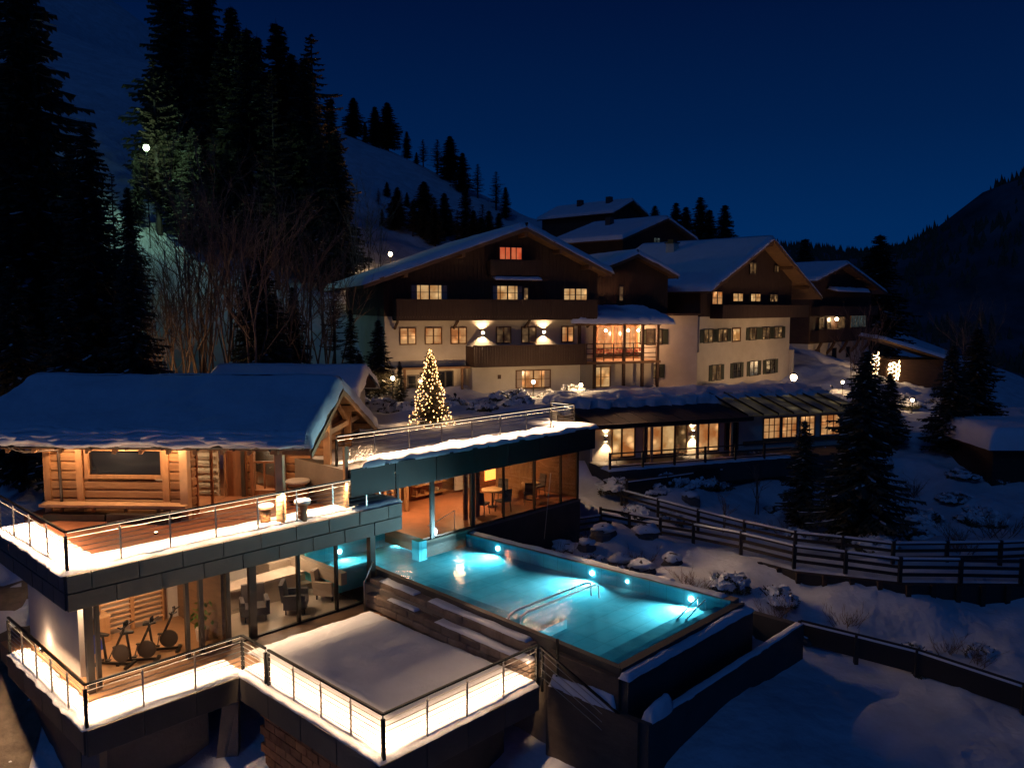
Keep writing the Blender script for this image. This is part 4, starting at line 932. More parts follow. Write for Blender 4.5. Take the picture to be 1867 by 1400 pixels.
# drooping wavy lip of snow in overlapping folds at the front eave
lip = MB()
for fold in range(4):
    n = 330; ring = 8; vs = []; z0 = .13+.10*fold; y0 = -.34+.06*fold
    for i in range(n+1):
        x = -10.55+10.55*i/n
        wv = .05*math.sin(x*2.1+fold*1.9)+.10*fbm(x, fold*9.0, .9, 4, 2); ry = .17+.07*fbm(x, 4, 1.6, 4, fold); rz = .10+.05*fbm(x, 7, 2.1, 4, fold)
        cut = .55 if (fold < 2 and fbm(x, 3, .55, 2, fold+5) > .22) else 1.0
        for k in range(ring):
            t = math.pi*(1.62-1.25*k/(ring-1))
            vs.append((x, EY+y0+.10+wv*.6-ry*cut*abs(math.cos(t-1.57-.0))*0+ry*cut*math.cos(t)*1.0, EZ+z0+wv*.7+rz*math.sin(t)))
    lip.add(vs, [(i*ring+k, (i+1)*ring+k, (i+1)*ring+k+1, i*ring+k+1) for i in range(n) for k in range(ring-1)])
lip.build('snow_lip', M['snow'], cab, smooth=True)
# cabin annex roof behind
an = thing('rear_annex', 'low building behind the log cabin with a purple-lit snow roof', 'building', WO, (-10,37,4))
MB().box(-13.2,-7.2,35.6,39.6,3.6,5.5).build('wall', M['plaster'], an)
MB().prismx([(35.0,5.7),(37.4,6.6),(40.4,5.6),(40.4,5.5),(37.4,6.48),(35.0,5.6)], -13.6, -6.8).build('roof', M['brown_wood'], an)
roof_snow(an, -13.7, -6.6, 34.9, 5.7, 37.4, 6.6, .3, 70, 16, seed=8); roof_snow(an, -13.7, -6.6, 40.5, 5.6, 37.4, 6.6, .3, 60, 14, seed=9)

# ------------------------------------------------------------------ houses
def snow_roof_y(parent, xe, ze, xr, zr, y0, y1, th=.32, nu=26, nv=60, seed=0, over=.15, rim=.35, jit=.07, first=True):
    """snow on a slope whose ridge runs along local y (from eave xe to ridge xr)"""
    dx, dz = xr-xe, zr-ze; n = Vector((-dz, 0, dx)); n = n if n.z > 0 else -n; n.normalize()
    e = Vector((xe-dx*over/abs(dx), 0, ze-dz*over/abs(dx)))
    P = [Vector((e.x,y0,e.z)), Vector((xr,y0,zr)), Vector((xr,y1,zr)), Vector((e.x,y1,e.z))]
    P = [p+n*.01 for p in P]
    mb = snow_mb(P, nu, nv, th, rim=rim, jit=jit, seed=seed, lump=.10, nscale=.4, up=n, skirt=.03, droop=.05, dropsides=(1,0,1,1))
    return mb.build('roof_snow', M['snow'], parent, smooth=True)
def house(name, label, fr, x0, x1, depth, zg, zs, L, RD, RT, over=1.4, side=0.9, lower='plaster', upper='dark_wood', cat='house', group=None, boards=True, y0=0.0, seed=0, snowth=.32, rafters=True):
    """gable front on local y = y0; L, RD, RT = (x, z) of left eave, ridge, right eave"""
    t = thing(name, label, cat, fr, ((x0+x1)/2, y0, zg), group)
    if zs > zg: MB().box(x0, x1, y0, y0+depth, zg-1.2, zs).build('wall', M[lower], t)
    def rz(x): return L[1]+(RD[1]-L[1])*(x-L[0])/(RD[0]-L[0]) if x < RD[0] else RD[1]+(RT[1]-RD[1])*(x-RD[0])/(RT[0]-RD[0])
    pl = [(x0-.04, zs), (x1+.04, zs), (x1+.04, rz(x1)-.15), (RD[0], RD[1]-.15), (x0-.04, rz(x0)-.15)]
    MB().prism(pl, y0-.04, y0+depth+.04).build('upper_wall', M[upper], t)
    if boards:
        n = int((x1-x0)/.24)
        mb = MB()
        for k in range(n):
            x = x0+(x1-x0)*(k+.5)/n; w = (x1-x0)/n/2-.012
            mb.box(x-w, x+w, y0-.07-.01*random.random(), y0-.04, zs, rz(x)-.22)
        o = mb.build('gable_boards', M['dark_wood_v'], t, fix=False)
    ya, yb = y0-over, y0+depth+over*.6
    MB().prism([(L[0],L[1]-.02),(RD[0],RD[1]-.02),(RT[0],RT[1]-.02),(RT[0],RT[1]-.24),(RD[0],RD[1]-.26),(L[0],L[1]-.24)], ya, yb).build('roof', M['brown_wood'], t)
    for (xa,za),(xb,zb) in ((L,RD),(RD,RT)):
        MB().hexa([(xa,ya-.06,za-.3),(xb,ya-.06,zb-.3),(xb,ya-.005,zb-.3),(xa,ya-.005,za-.3)],[(xa,ya-.06,za),(xb,ya-.06,zb),(xb,ya-.005,zb),(xa,ya-.005,za)]).build('barge_board', M['brown_wood'], t)
    if rafters:
        for f in (.25,.6): 
            for (xa,za) in (L, RT):
                x = xa+(RD[0]-xa)*f; z = za+(RD[1]-za)*f
                MB().box(x-.1,x+.1,ya+.05,y0,z-.5,z-.27).build('purlin', M['brown_wood'], t)
        MB().box(RD[0]-.12,RD[0]+.12,ya+.05,y0,RD[1]-.6,RD[1]-.32).build('purlin', M['brown_wood'], t)
    snow_roof_y(t, L[0], L[1], RD[0], RD[1], ya-.1, yb, seed=seed, th=snowth)
    snow_roof_y(t, RT[0], RT[1], RD[0], RD[1], ya-.1, yb, seed=seed+5, th=snowth)
    return t
def window(t, x0, x1, z0, z1, pane='win_warm', cols=2, rows=2, y=0.0, frame='frame_dark', shut=None, axis='x', fw=.07, proud=.06, sill=False, cur=False, out=1):
    def bx(mb, a, b, d0, d1, c, d):
        if axis == 'x': mb.box(a,b,y-d1,y-d0,c,d)
        else: mb.box(y-d1,y-d0,a,b,c,d)
        return mb
    f = MB()
    bx(f,x0-fw,x1+fw,-.02,proud,z1,z1+fw); bx(f,x0-fw,x1+fw,-.02,proud+(.05 if sill else 0),z0-fw,z0); bx(f,x0-fw,x0,-.02,proud,z0,z1); bx(f,x1,x1+fw,-.02,proud,z0,z1)
    for k in range(1, cols):
        x = x0+(x1-x0)*k/cols; w = .045 if k*2 == cols or cols == 2 else .022
        bx(f,x-w,x+w,.012,proud-.01,z0,z1)
    for k in range(1, rows):
        z = z0+(z1-z0)*k/rows; bx(f,x0,x1,.012,proud-.02,z-.016,z+.016)
    fo = f.build('window', M[frame], t)
    p = MB(); bx(p,x0,x1,-.05,.008,z0,z1); p.build('pane', M[pane], fo)
    if cur:
        for a, b in ((x0, x0+(x1-x0)*.16), (x1-(x1-x0)*.16, x1)):
            c = MB(); bx(c,a,b,.008,.011,z0,z1); c.build('curtain', M['fabric_light'], fo)
    if shut:
        w = (x1-x0)*shut
        for a, b in ((x0-fw-w, x0-fw-.02), (x1+fw+.02, x1+fw+w)):
            s = MB(); bx(s,a,b,.0,.04,z0-.04,z1+.04)
            for k in range(3):
                zz = z0+(z1-z0)*(k+.2)/3; bx(s,a+.04,b-.04,.035,.055,zz,zz+(z1-z0)*.2)
            s.build('shutter', M['shutter'], fo)
    return fo
def balcony(t, x0, x1, z0, z1, y0, y1, name='balcony', m='dark_wood_v', ends=True, axis='x'):
    mb = MB()
    def bx(a,b,c,d,e,f):
        if axis == 'x': mb.box(a,b,c,d,e,f)
        else: mb.box(c,d,a,b,e,f)
    bx(x0,x1,y0,y1,z0-.16,z0)
    n = int((x1-x0)/.17)
    for k in range(n):
        x = x0+(x1-x0)*k/n; bx(x+.008,x+(x1-x0)/n-.008,y0-.03-.008*random.random(),y0,z0-.1,z1-.06)
    if ends:
        bx(x0-.03,x0,y0,y1,z0-.1,z1-.06); bx(x1,x1+.03,y0,y1,z0-.1,z1-.06)
    bx(x0-.05,x1+.05,y0-.06,y0+.06,z1-.06,z1+.02)
    return mb.build(name, M[m], t, fix=False)

# main chalet -------------------------------------------------------
ch = house('main_chalet', 'big chalet with broad snowy gable, white lower floors and long dark balcony', CH, -8.8, 5.3, 15, 4.2, 8.95,
           (-10.25,10.85), (-0.15,14.45), (5.7,11.75), over=1.3, cat='hotel', seed=21)
for a, b in ((-7.17,-4.94),(-1.98,.0)): window(ch, a, b, 9.98, 10.82, 'win_yellow', 4, 2, cur=True, y=-.12)
window(ch, 2.9, 4.5, 9.9, 10.68, 'win_yellow', 4, 2, y=-.12)
window(ch, -1.5, -.05, 12.5, 13.22, 'win_red', 4, 1, y=-.12)
window(ch, .12, .38, 9.95, 10.7, 'win_dim', 1, 1, y=-.12)
for k, (a, b) in enumerate(((-7.84,-6.94),(-6.27,-5.31),(-4.64,-3.72),(-1.65,-.77),(.05,.95),(2.84,3.6))):
    window(ch, a, b, 7.28, 8.2, 'win_warm' if k in (0,1,2,5) else 'win_dim', 2, 2, frame='brown_wood')
window(ch, -.69, 1.55, 4.45, 5.5, 'win_warm', 4, 2, y=-1.0, frame='brown_wood', cur=True)
balcony(ch, -8.3, 4.8, 8.85, 9.95, -1.15, 0)
balcony(ch, -3.7, 3.8, 6.0, 7.15, -1.7, -.02)
MB().box(-3.6, 3.7, -1.0, -.01, 2.9, 5.84).build('lower_front_wall', M['plaster'], ch)
MB().box(-8.0,-3.7,-.9,-.04,5.75,5.87).build('pergola_roof', M['brown_wood'], ch)
for x in (-7.8,-6.0,-4.2): MB().box(x-.07,x+.07,-.88,-.74,3.4,5.74).build('pergola_post', M['brown_wood'], ch)
window(ch, -7.4, -6.4, 4.3, 5.3, 'glass_dark', 2, 2); window(ch, -5.5, -4.6, 4.3, 5.5, 'glass_dark', 2, 1)
MB().box(-1.95,-1.75,-1.05,-1.0,5.05,5.3).build('wall_ornament', M['dark_wood'], ch)
# little roof over the middle window, brackets
MB().hexa([(-2.0,-.9,11.15),(1.0,-.9,11.15),(1.0,-.05,11.35),(-2.0,-.05,11.35)],[(-2.0,-.9,11.2),(1.0,-.9,11.2),(1.0,-.05,11.4),(-2.0,-.05,11.4)]).build('window_canopy', M['brown_wood'], ch)
snow_mb([(-2.05,-.95,11.2),(1.05,-.95,11.2),(1.05,-.08,11.41),(-2.05,-.08,11.41)], 30, 8, .14, rim=.2).build('canopy_snow', M['snow'], ch, smooth=True)
balcony(ch, -2.3, .9, 11.6, 12.4, -.75, -.05, name='gable_balcony')
for x in (-8.2,-4.5,.2,4.6): MB().bar((x,-.05,8.2),(x,-1.0,8.68),.12).build('balcony_bracket', M['dark_wood'], ch)

# connecting house between the two gables ---------------------------
MID = Fr(8.9, 61, 24)
md = house('connecting_house', 'dark timber house squeezed between the two big chalets', MID, -4.0, 3.2, 9, 3.6, 3.6, (-4.9,11.6), (0,13.45), (3.6,11.9), over=.8, cat='house', seed=31, rafters=False)
window(md, -1.1, -.8, 10.0, 11.0, 'win_dim', 1, 1, y=-.12)
# veranda -----------------------------------------------------------
ve = thing('veranda', 'glowing wooden veranda with snow roof, posts and red balcony flowers', 'veranda', CH, (6.8,0,4.2))
MB().box(3.85,9.75,.2,3.2,3.0,5.75).build('base_wall', M['plaster'], ve)
MB().box(3.75,9.85,-.6,3.2,5.75,5.92).build('veranda_floor', M['brown_wood'], ve)
MB().box(3.85,9.75,2.4,2.5,5.92,8.5).build('back_wall', M['beam'], ve)
for x in (3.85,4.95,7.1,8.5,9.65):
    MB().box(x-.09,x+.09,-.58,-.40,3.6,8.4).build('post', M['dark_wood'], ve)
MB().box(3.7,9.85,-.6,-.40,8.3,8.5).box(3.7,3.88,-.6,2.5,8.3,8.5).box(9.68,9.85,-.6,2.5,8.3,8.5).build('roof_beam', M['brown_wood'], ve)
for z in (6.15,6.45,6.8,7.1): MB().box(3.9,9.65,-.56,-.50,z-.03,z+.03).build('rail', M['dark_wood'], ve)
for x in (5.6,6.3,7.8): MB().box(x-.03,x+.03,-.56,-.50,5.95,7.1).build('baluster', M['dark_wood'], ve)
vp = [(3.0,-1.2,8.55),(10.5,-1.2,8.45),(10.2,2.6,9.35),(4.6,2.6,9.4)]
MB().hexa([(x,y,z-.1) for x,y,z in vp], vp).build('roof', M['brown_wood'], ve)
snow_mb([(2.9,-1.3,8.57),(10.6,-1.3,8.47),(10.3,2.7,9.38),(4.5,2.7,9.42)], 90, 24, .34, rim=.5, jit=.08, seed=4, droop=.12).build('roof_snow', M['snow'], ve, smooth=True)
window(ve, 5.1, 6.4, 4.2, 5.5, 'win_yellow', 2, 2, y=.2, frame='brown_wood')
for a, b in ((4.1,4.8),(5.1,6.3),(6.6,7.6),(7.9,8.4),(8.7,9.5)): window(ve, a, b, 6.4, 8.1, 'win_dim' if a in (5.1,) else 'win_warm', 2, 2, y=2.4, frame='brown_wood')
fb = thing('flower_boxes', 'row of red blossoms hanging along the veranda rail', 'flower box', CH, (6.6,-.3,6.2))
MB().box(4.95,8.45,-.48,-.30,6.2,6.4).build('box', M['dark_wood'], fb)
fm = MB()
for k in range(500):
    c = Vector((random.uniform(4.95,8.45), random.uniform(-.52,-.25), random.uniform(6.35,6.75))); d = Vector((random.gauss(0,1),random.gauss(0,1),random.gauss(0,1))).normalized()*.07; e = d.orthogonal().normalized()*.05
    fm.add([c-d,c+e,c+d,c-e],[(0,1,2,3)])
fm.build('blossoms', M['red_flowers'], fb, fix=False)
for k, x in enumerate((4.5,6.6,8.3,9.1)):
    l_ = thing('veranda_lamp', 'hanging lamp of the veranda, '+('by the balcony end','over the red blossoms','behind the fourth post','at the corner facing the next house')[k], 'lamp', CH, (x,1.2,7.9), 'veranda hanging lamps')
    MB().tube([(x,1.2,8.4),(x,1.2,8.0)], .01, 4).build('cord', M['black'], l_); MB().lathe((x,1.2,7.82), [(.02,.2),(.10,.1),(.10,.04),(.04,0)], 10).build('shade', M['lamp_hot'], l_)
    add_light('veranda_bulb', 'POINT', CH.w(x,1.0,7.6), 260, (1,.52,.26), size=.1)

# right-hand house ----------------------------------------------------
rh = house('corner_house', 'white house with green shutters and steep snowy roof, gable turned to the lamp', UV, 55.75, 71.6, 11, 3.0, 8.75,
           (54.9,10.8), (65.0,15.2), (75.0,10.45), over=1.4, y0=33.0, cat='house', seed=41)
for a, b in ((56.45,57.75),(58.65,60.05),(63.85,65.05),(66.25,67.55),(68.5,69.95)): window(rh, a, b, 6.75, 7.72, 'win_dim', 2, 2, y=33.0, shut=.42)
window(rh, 61.0, 62.2, 6.75, 7.7, 'win_yellow', 1, 1, y=33.0, frame='brown_wood', fw=.12)
for k, (a, b) in enumerate(((57.8,59.2),(61.2,62.5),(64.1,65.6),(67.1,68.8))): window(rh, a, b, 3.68, 4.85, ('win_dim','glass_dark','win_cool','glass_dark')[k], 2, 2, y=33.0, shut=.3)
for a, b, c, d, p in ((57.35,58.9,9.75,10.7,'win_warm'),(60.65,62.3,10.0,10.6,'win_yellow'),(63.7,65.4,10.0,10.6,'win_yellow'),(67.2,68.7,10.0,10.6,'win_dim'),(63.4,64.5,12.3,13.2,'win_dim'),(67.9,68.7,12.6,13.1,'win_dim')):
    window(rh, a, b, c, d, p, 2, 1 if b-a < 1.2 else 2, y=32.88)
balcony(rh, 57.3, 73.0, 8.75, 9.65, 31.9, 33)
window(rh, 34.7, 36.4, 6.8, 7.8, 'win_warm', 2, 2, y=55.75, axis='y', shut=.4, frame='dark_wood')
window(rh, 36.6, 37.8, 3.75, 4.7, 'win_dim', 2, 2, y=55.75, axis='y', shut=.4, frame='dark_wood')
window(rh, 33.9, 35.6, 3.7, 4.8, 'win_yellow', 2, 2, y=55.75, axis='y', shut=.4, frame='dark_wood')
MB().box(62.1,62.9,39.5,40.3,13.5,15.1).build('chimney', M['plaster'], rh); MB().box(62.0,63.0,39.4,40.4,15.1,15.2).box(62.2,62.8,39.6,40.2,15.2,15.45).build('chimney_cap', M['black'], rh)
MB().box(55.4,55.75,33.0,33.3,2.4,6).build('corner_buttress', M['plaster'], rh)
MB().box(71.6,72.0,32.7,33.4,2.4,5.6).build('corner_buttress', M['plaster'], rh)
# dark link between veranda and corner house
lk = thing('link_building', 'low white link with lit windows between veranda and corner house', 'building', CH, (11.3,2.5,4))
MB().box(9.78,14.5,2.2,6,3.0,8.9).build('wall', M['plaster'], lk)
MB().box(9.3,14.6,1.6,6.4,8.9,9.05).build('roof', M['dark_wood'], lk)
window(lk, 10.3, 11.5, 6.9, 7.9, 'win_dim', 2, 2, y=2.2, shut=.4); window(lk, 10.2, 11.3, 4.5, 5.4, 'win_dim', 2, 2, y=2.2, shut=.4)

# houses on the slope behind and lodge farther along -------------------
def back_house(x, y, z, ls, lz, rs, rz_, length, zg, label, deg=46.4, seed=0, upper='dark_wood', chim=()):
    fr = Fr(x, y, deg)
    t = house('hill_house', label, fr, -ls*.85, rs*.85, length, zg, zg, (-ls,lz), (0,z), (rs,rz_), over=.8, boards=False, y0=.8, group='houses on the slope behind', seed=seed, rafters=False)
    for cx, cy in chim:
        zz = z-(abs(cx))*(z-lz)/ls; MB().box(cx-.35,cx+.35,cy-.35,cy+.35,zz-.5,zz+1.1).build('chimney', M['concrete_dark'], t)
    return t, fr
h1, f1 = back_house(17.0, 90, 19.2, 8.3, 16.5, 6.4, 17.2, 9, 8, 'dark timber house behind the chalet, lower of the two on the slope', seed=51, chim=((-2.5,6),))
window(h1, -1.5, -.3, 16.2, 17.0, 'win_cool', 2, 1, y=.75)
h2, f2 = back_house(16.1, 110, 23.7, 4.3, 21.8, 3.7, 22.0, 12, 12, 'topmost dark house on the slope with two small chimneys', seed=61, chim=((-1.2,3),(-1.2,8)))
f3 = Fr(36.9, 90, 46.4)
lo = house('far_lodge', 'dark timber lodge with two balconies beyond the corner house, partly lit', f3, -6.8, 10.5, 9, 3.2, 5.6, (-8,12.3), (0,14.3), (12.3,11.3), over=1.2, y0=1.2, cat='house', seed=71)
balcony(lo, -6.5, 10.2, 6.0, 7.1, .2, 1.2); balcony(lo, -6.5, 10.2, 8.7, 9.6, .2, 1.2)
for x in (-5.5,-2,1.5,5,8.5):
    MB().tube([(x,1.2,4.4),(x,.7,5.0),(x,.3,5.8)], .16, 6).build('arched_bracket', M['dark_wood'], lo)
window(lo, -4.5, -3.6, 7.2, 8.3, 'win_dim', 1, 2, y=1.08); window(lo, -2.5, -1.6, 7.2, 8.3, 'win_dim', 1, 2, y=1.08)
window(lo, 4.2, 8.8, 7.2, 8.5, 'win_cool', 5, 1, y=1.08, frame='brown_wood'); window(lo, 0.6, 2.4, 7.2, 8.4, 'win_dim', 2, 1, y=1.08)
for x in (-5.0,-.5,3.5): window(lo, x, x+1.1, 3.8, 4.9, 'glass_dark', 1, 1, y=1.2)
MB().hexa([(-3,-.2,11.1),(6.5,-.2,11.1),(6.5,1.1,11.4),(-3,1.1,11.4)],[(-3,-.2,11.2),(6.5,-.2,11.2),(6.5,1.1,11.5),(-3,1.1,11.5)]).build('window_canopy', M['dark_wood'], lo)
snow_mb([(-3,-.25,11.2),(6.5,-.25,11.2),(6.5,1.05,11.5),(-3,1.05,11.5)], 40, 6, .3, rim=.3).build('canopy_snow', M['snow'], lo, smooth=True)
sh = thing('shed_roof', 'low shed with slanting blue snow roof beside the far lodge', 'shed', WO, (37,77,3))
MB().box(35.5,40.5,76,80,2,4.6).build('wall', M['dark_wood'], sh)
MB().hexa([(34.5,75,6.4),(41.5,75,4.2),(41.5,81,4.4),(34.5,81,6.6)],[(34.5,75,6.5),(41.5,75,4.3),(41.5,81,4.5),(34.5,81,6.7)]).build('roof', M['dark_wood'], sh)
snow_mb([(34.4,74.9,6.51),(41.6,74.9,4.31),(41.6,81,4.51),(34.4,81,6.71)], 30, 20, .35, rim=.3).build('roof_snow', M['snow'], sh, smooth=True)

# ------------------------------------------------------------------ low annex beside the snowy garden
ax = thing('garden_annex', 'low white annex with dark metal roof, sconces and French windows', 'building', WG, (7,0,1.6))
MB().box(-.6,8.6,0,.25,.3,3.5).build('front_wall', M['plaster'], ax)
MB().box(8.6,16.5,0,.25,.3,3.5).build('front_wall', M['plaster'], ax)
MB().box(-.6,16.5,.25,4.6,.3,3.4).build('wall', M['concrete'], ax)
MB().box(-.8,16.6,-2.5,0,.6,1.55).build('terrace_slab', M['concrete_dark'], ax)
n = 9
for k in range(n):
    a, b = -.9+9.3*k/n, -.9+9.3*(k+1)/n
    o = MB().hexa([(a+.02,-1.0,3.50),(b-.02,-1.0,3.50),(b-.02,4.6,4.22),(a+.02,4.6,4.22)],[(a+.02,-1.0,3.60),(b-.02,-1.0,3.60),(b-.02,4.6,4.32),(a+.02,4.6,4.32)]).build('roof_sheet', M['roof_metal'], ax)
for k in range(8):
    a, b = 8.5+8.1*k/8, 8.5+8.1*(k+1)/8
    MB().hexa([(a+.03,-.5,3.55),(b-.03,-.5,3.55),(b-.03,3.2,4.40),(a+.03,3.2,4.40)],[(a+.03,-.5,3.60),(b-.03,-.5,3.60),(b-.03,3.2,4.45),(a+.03,3.2,4.45)]).build('glass_roof_panel', M['win_roof'] if 'win_roof' in M else M['concrete'], ax)
    MB().hexa([(a-.03,-.52,3.56),(a+.03,-.52,3.56),(a+.03,3.2,4.41),(a-.03,3.2,4.41)],[(a-.03,-.52,3.68),(a+.03,-.52,3.68),(a+.03,3.2,4.53),(a-.03,3.2,4.53)]).build('roof_bar', M['black'], ax)
MB().box(-.95,8.5,-1.06,-.98,3.42,3.62).build('gutter', M['black'], ax)
MB().box(-.9,8.5,-.98,0,3.36,3.42).build('soffit', M['beam_pale'], ax)
for x in (1.95,2.35,5.1,7.2): MB().box(x-.06,x+.06,-.95,-.83,1.55,3.4).build('column', M['beam_pale' if x > 2.2 else 'brown_wood'], ax)
for a, b, p in ((.55,1.05,'win_yellow'),(1.1,1.8,'win_warm'),(2.6,3.4,'win_warm'),(3.5,4.2,'win_yellow'),(4.3,4.95,'win_dim'),(5.75,6.95,'win_warm'),(7.45,8.2,'glass_dark')):
    window(ax, a, b, 1.75, 3.2, p, 2 if b-a > .9 else 1, 1, y=0, frame='brown_wood')
for a, b in ((9.95,11.0),(11.2,12.15),(12.45,13.4),(13.9,15.2)): window(ax, a, b, 2.2, 3.3, 'win_warm', 3, 3, y=0, frame='beam')
MB().box(8.6,16.5,-.10,0,1.9,2.1).build('sill_board', M['brown_wood'], ax)
for k, (t_, x, z, y) in enumerate(((ax,.15,2.75,0),(ax,5.35,2.75,0))):
    s_ = thing('wall_sconce', 'white up-and-down wall sconce on the annex, '+('beside the dark pavilion edge' if k == 0 else 'between the French windows'), 'wall lamp', WG, (x,y,z), 'wall sconces')
    MB().box(x-.07,x+.07,y-.16,y,z-.14,z+.14).build('housing', M['white_wall'], s_)
    MB().box(x-.05,x+.05,y-.14,y-.02,z+.14,z+.15).box(x-.05,x+.05,y-.14,y-.02,z-.15,z-.14).build('lens', M['lamp_hot'], s_)
    for sg in (1,-1):
        P = WG.w(x, y-.13, z+sg*.2); add_light('sconce_spot', 'SPOT', P, 260, (1,.68,.38), size=.04, spot=R(100), target=WG.w(x, y-.09, z+sg*3))
for k, x in enumerate((-2.64,1.49)):
    s_ = thing('wall_sconce', 'bright bow-tie wall sconce above the lower chalet balcony, '+('next to the third small window' if k == 0 else 'near the veranda'), 'wall lamp', CH, (x,0,7.9), 'wall sconces')
    MB().box(x-.09,x+.09,-.16,0,7.80,8.0).build('housing', M['white_wall'], s_)
    MB().box(x-.08,x+.08,-.18,-.16,7.83,7.97).build('lens', M['lamp_hot'], s_)
    for sg in (1,-1):
        add_light('sconce_spot', 'SPOT', CH.w(x,-.22,7.9+sg*.12), 170, (1,.66,.36), size=.05, spot=R(120), target=CH.w(x,-.12,7.9+sg*3))
ar = thing('annex_railing', 'dark wooden railing with snow on top along the annex terrace', 'railing', WG, (4,-2.4,1.5))
for x in np.arange(-.8,10.0,1.8): MB().box(x-.05,x+.05,-2.45,-2.35,1.3,2.45).build('post', M['frame_dark'], ar)
for z in (1.75,2.08,2.4): MB().box(-.85,9.9,-2.43,-2.37,z-.03,z+.03).build('rail', M['frame_dark'], ar)
snow_mb([(-.9,-2.5,1.56),(10,-2.5,1.56),(10,-1.6,1.56),(-.9,-1.6,1.56)], 90, 8, .12, rim=.2, jit=.06).build('snow_cover', M['snow'], ar, smooth=True)
snow_obj('annex_roof_snow', WG, [(-1.2,2.2,4.02),(16.6,2.2,4.05),(16.9,5.6,4.35),(-1.2,5.6,4.35)], .42, 190, 30, 'long lumpy snow bank lying on the back of the annex roof', rim=.9, jit=.30, lump=.42, nscale=.55, skirt=.3, group='snow on the roofs', m='snow_ground')
# hut at the right edge
ht = thing('snowed_hut', 'small dark hut under a thick rounded block of blue snow', 'hut', WO, (24.8,40,1))
MB().box(24.5,29.5,40.8,45,-1.5,2.3).build('wall', M['dark_wood'], ht)
snow_mb([(24.0,40.3,2.35),(30.2,40.3,2.35),(30.2,45.5,2.45),(24.0,45.5,2.45)], 40, 36, 1.05, rim=.8, jit=.05, lump=.06).build('snow_block', M['snow'], ht, smooth=True)
MB().box(24.1,30,40.4,45.4,2.26,2.38).build('roof', M['dark_wood'], ht)

# ------------------------------------------------------------------ trees
def conifer_mesh(H, Rm, nw, nb, seed, droop=.28, dens=1.0, crown0=.08, snowy=.0, ragged=.25, leaf=1.0):
    rnd = random.Random(seed)
    tr = MB(); tr.tube([(0,0,-.6),(0,0,H*.5),(0,0,H*.97)], H*.016, 6, H*.002)
    cr = MB(); sn = MB()
    nbough = nw*nb
    for w in range(nbough):
        if 1:
            f = ((w+rnd.random())/nbough)**1.08; z = H*(crown0+(1-crown0)*f)
            clump = 1+ragged*noise.noise(Vector((f*9, seed*3.1, 0)))*1.6
            rad = Rm*(1-f)**.8*clump+.012*H
            if f < .10: rad *= .7
            a = w*2.39996+rnd.uniform(-.5,.5); L = rad*rnd.uniform(.55,1.12)
            if rnd.random() > dens: continue
            ca, sa = math.cos(a), math.sin(a); side = Vector((-sa, ca, 0))
            m = max(3, int(L/ (.30*leaf)))
            prev = Vector((0,0,z))
            for k in range(m):
                t = (k+1)/m
                p = Vector((ca*L*t, sa*L*t, z-droop*L*t**1.4+.10*L*(t**4)))
                # sprays either side of the bough and hanging below
                wd = (.30*leaf)*(1.15-.65*t)*(1+rnd.uniform(-.3,.4))+.05*L
                d = (p-prev).normalized()
                for sgn in (-1,1):
                    q = p+side*sgn*wd+Vector((0,0,-.35*wd*rnd.random()-.05))+d*wd*.5
                    cr.add([prev, q, p+d*.12], [(0,1,2)])
                    q2 = p+side*sgn*wd*.45+Vector((0,0,-wd*rnd.uniform(.5,1.1)))
                    cr.add([prev+side*sgn*wd*.15, q2, p], [(0,1,2)])
                if snowy and rnd.random() < snowy and t > .25:
                    s = wd*.34; u = Vector((0,0,.035))
                    sn.add([prev+u-side*s*.4, p+u*1.2-side*s, p+d*.2+u, p+u*1.2+side*s, prev+u+side*s*.4], [(0,1,2,3,4)])
                prev = p
    cr.add([(0.05,0,H*.93),(-.05,0.05,H*.93),(0,-.05,H*1.03)],[(0,1,2)])
    return tr, cr, sn
def bare_tree_mb(H, seed, stems=5, lean=.12, levels=3, r=.05, spread=.5):
    rnd = random.Random(seed); mb = MB()
    def grow(p, d, L, rr, lv):
        q = p+d*L*.5+Vector((rnd.gauss(0,.03),rnd.gauss(0,.03),0))*L; e = q+(d+Vector((rnd.gauss(0,.08),rnd.gauss(0,.08),.05))).normalized()*L*.5
        mb.tube([p,q,e], rr, 4 if lv < levels else 5, rr*.45)
        if lv <= 0: return
        for k in range(4 if lv > 1 else 5):
            t = rnd.uniform(.3,1.0); s = p+(e-p)*t
            nd = (d+Vector((rnd.gauss(0,spread),rnd.gauss(0,spread),rnd.uniform(0,.35)))).normalized()
            grow(s, nd, L*rnd.uniform(.35,.55), rr*.5, lv-1)
    for k in range(stems):
        a = rnd.random()*6.28
        grow(Vector((rnd.gauss(0,.3),rnd.gauss(0,.3),-.3)), Vector((math.cos(a)*lean,math.sin(a)*lean,1)).normalized(), H*rnd.uniform(.7,1.0), r, levels)
    return mb
PROT = {}
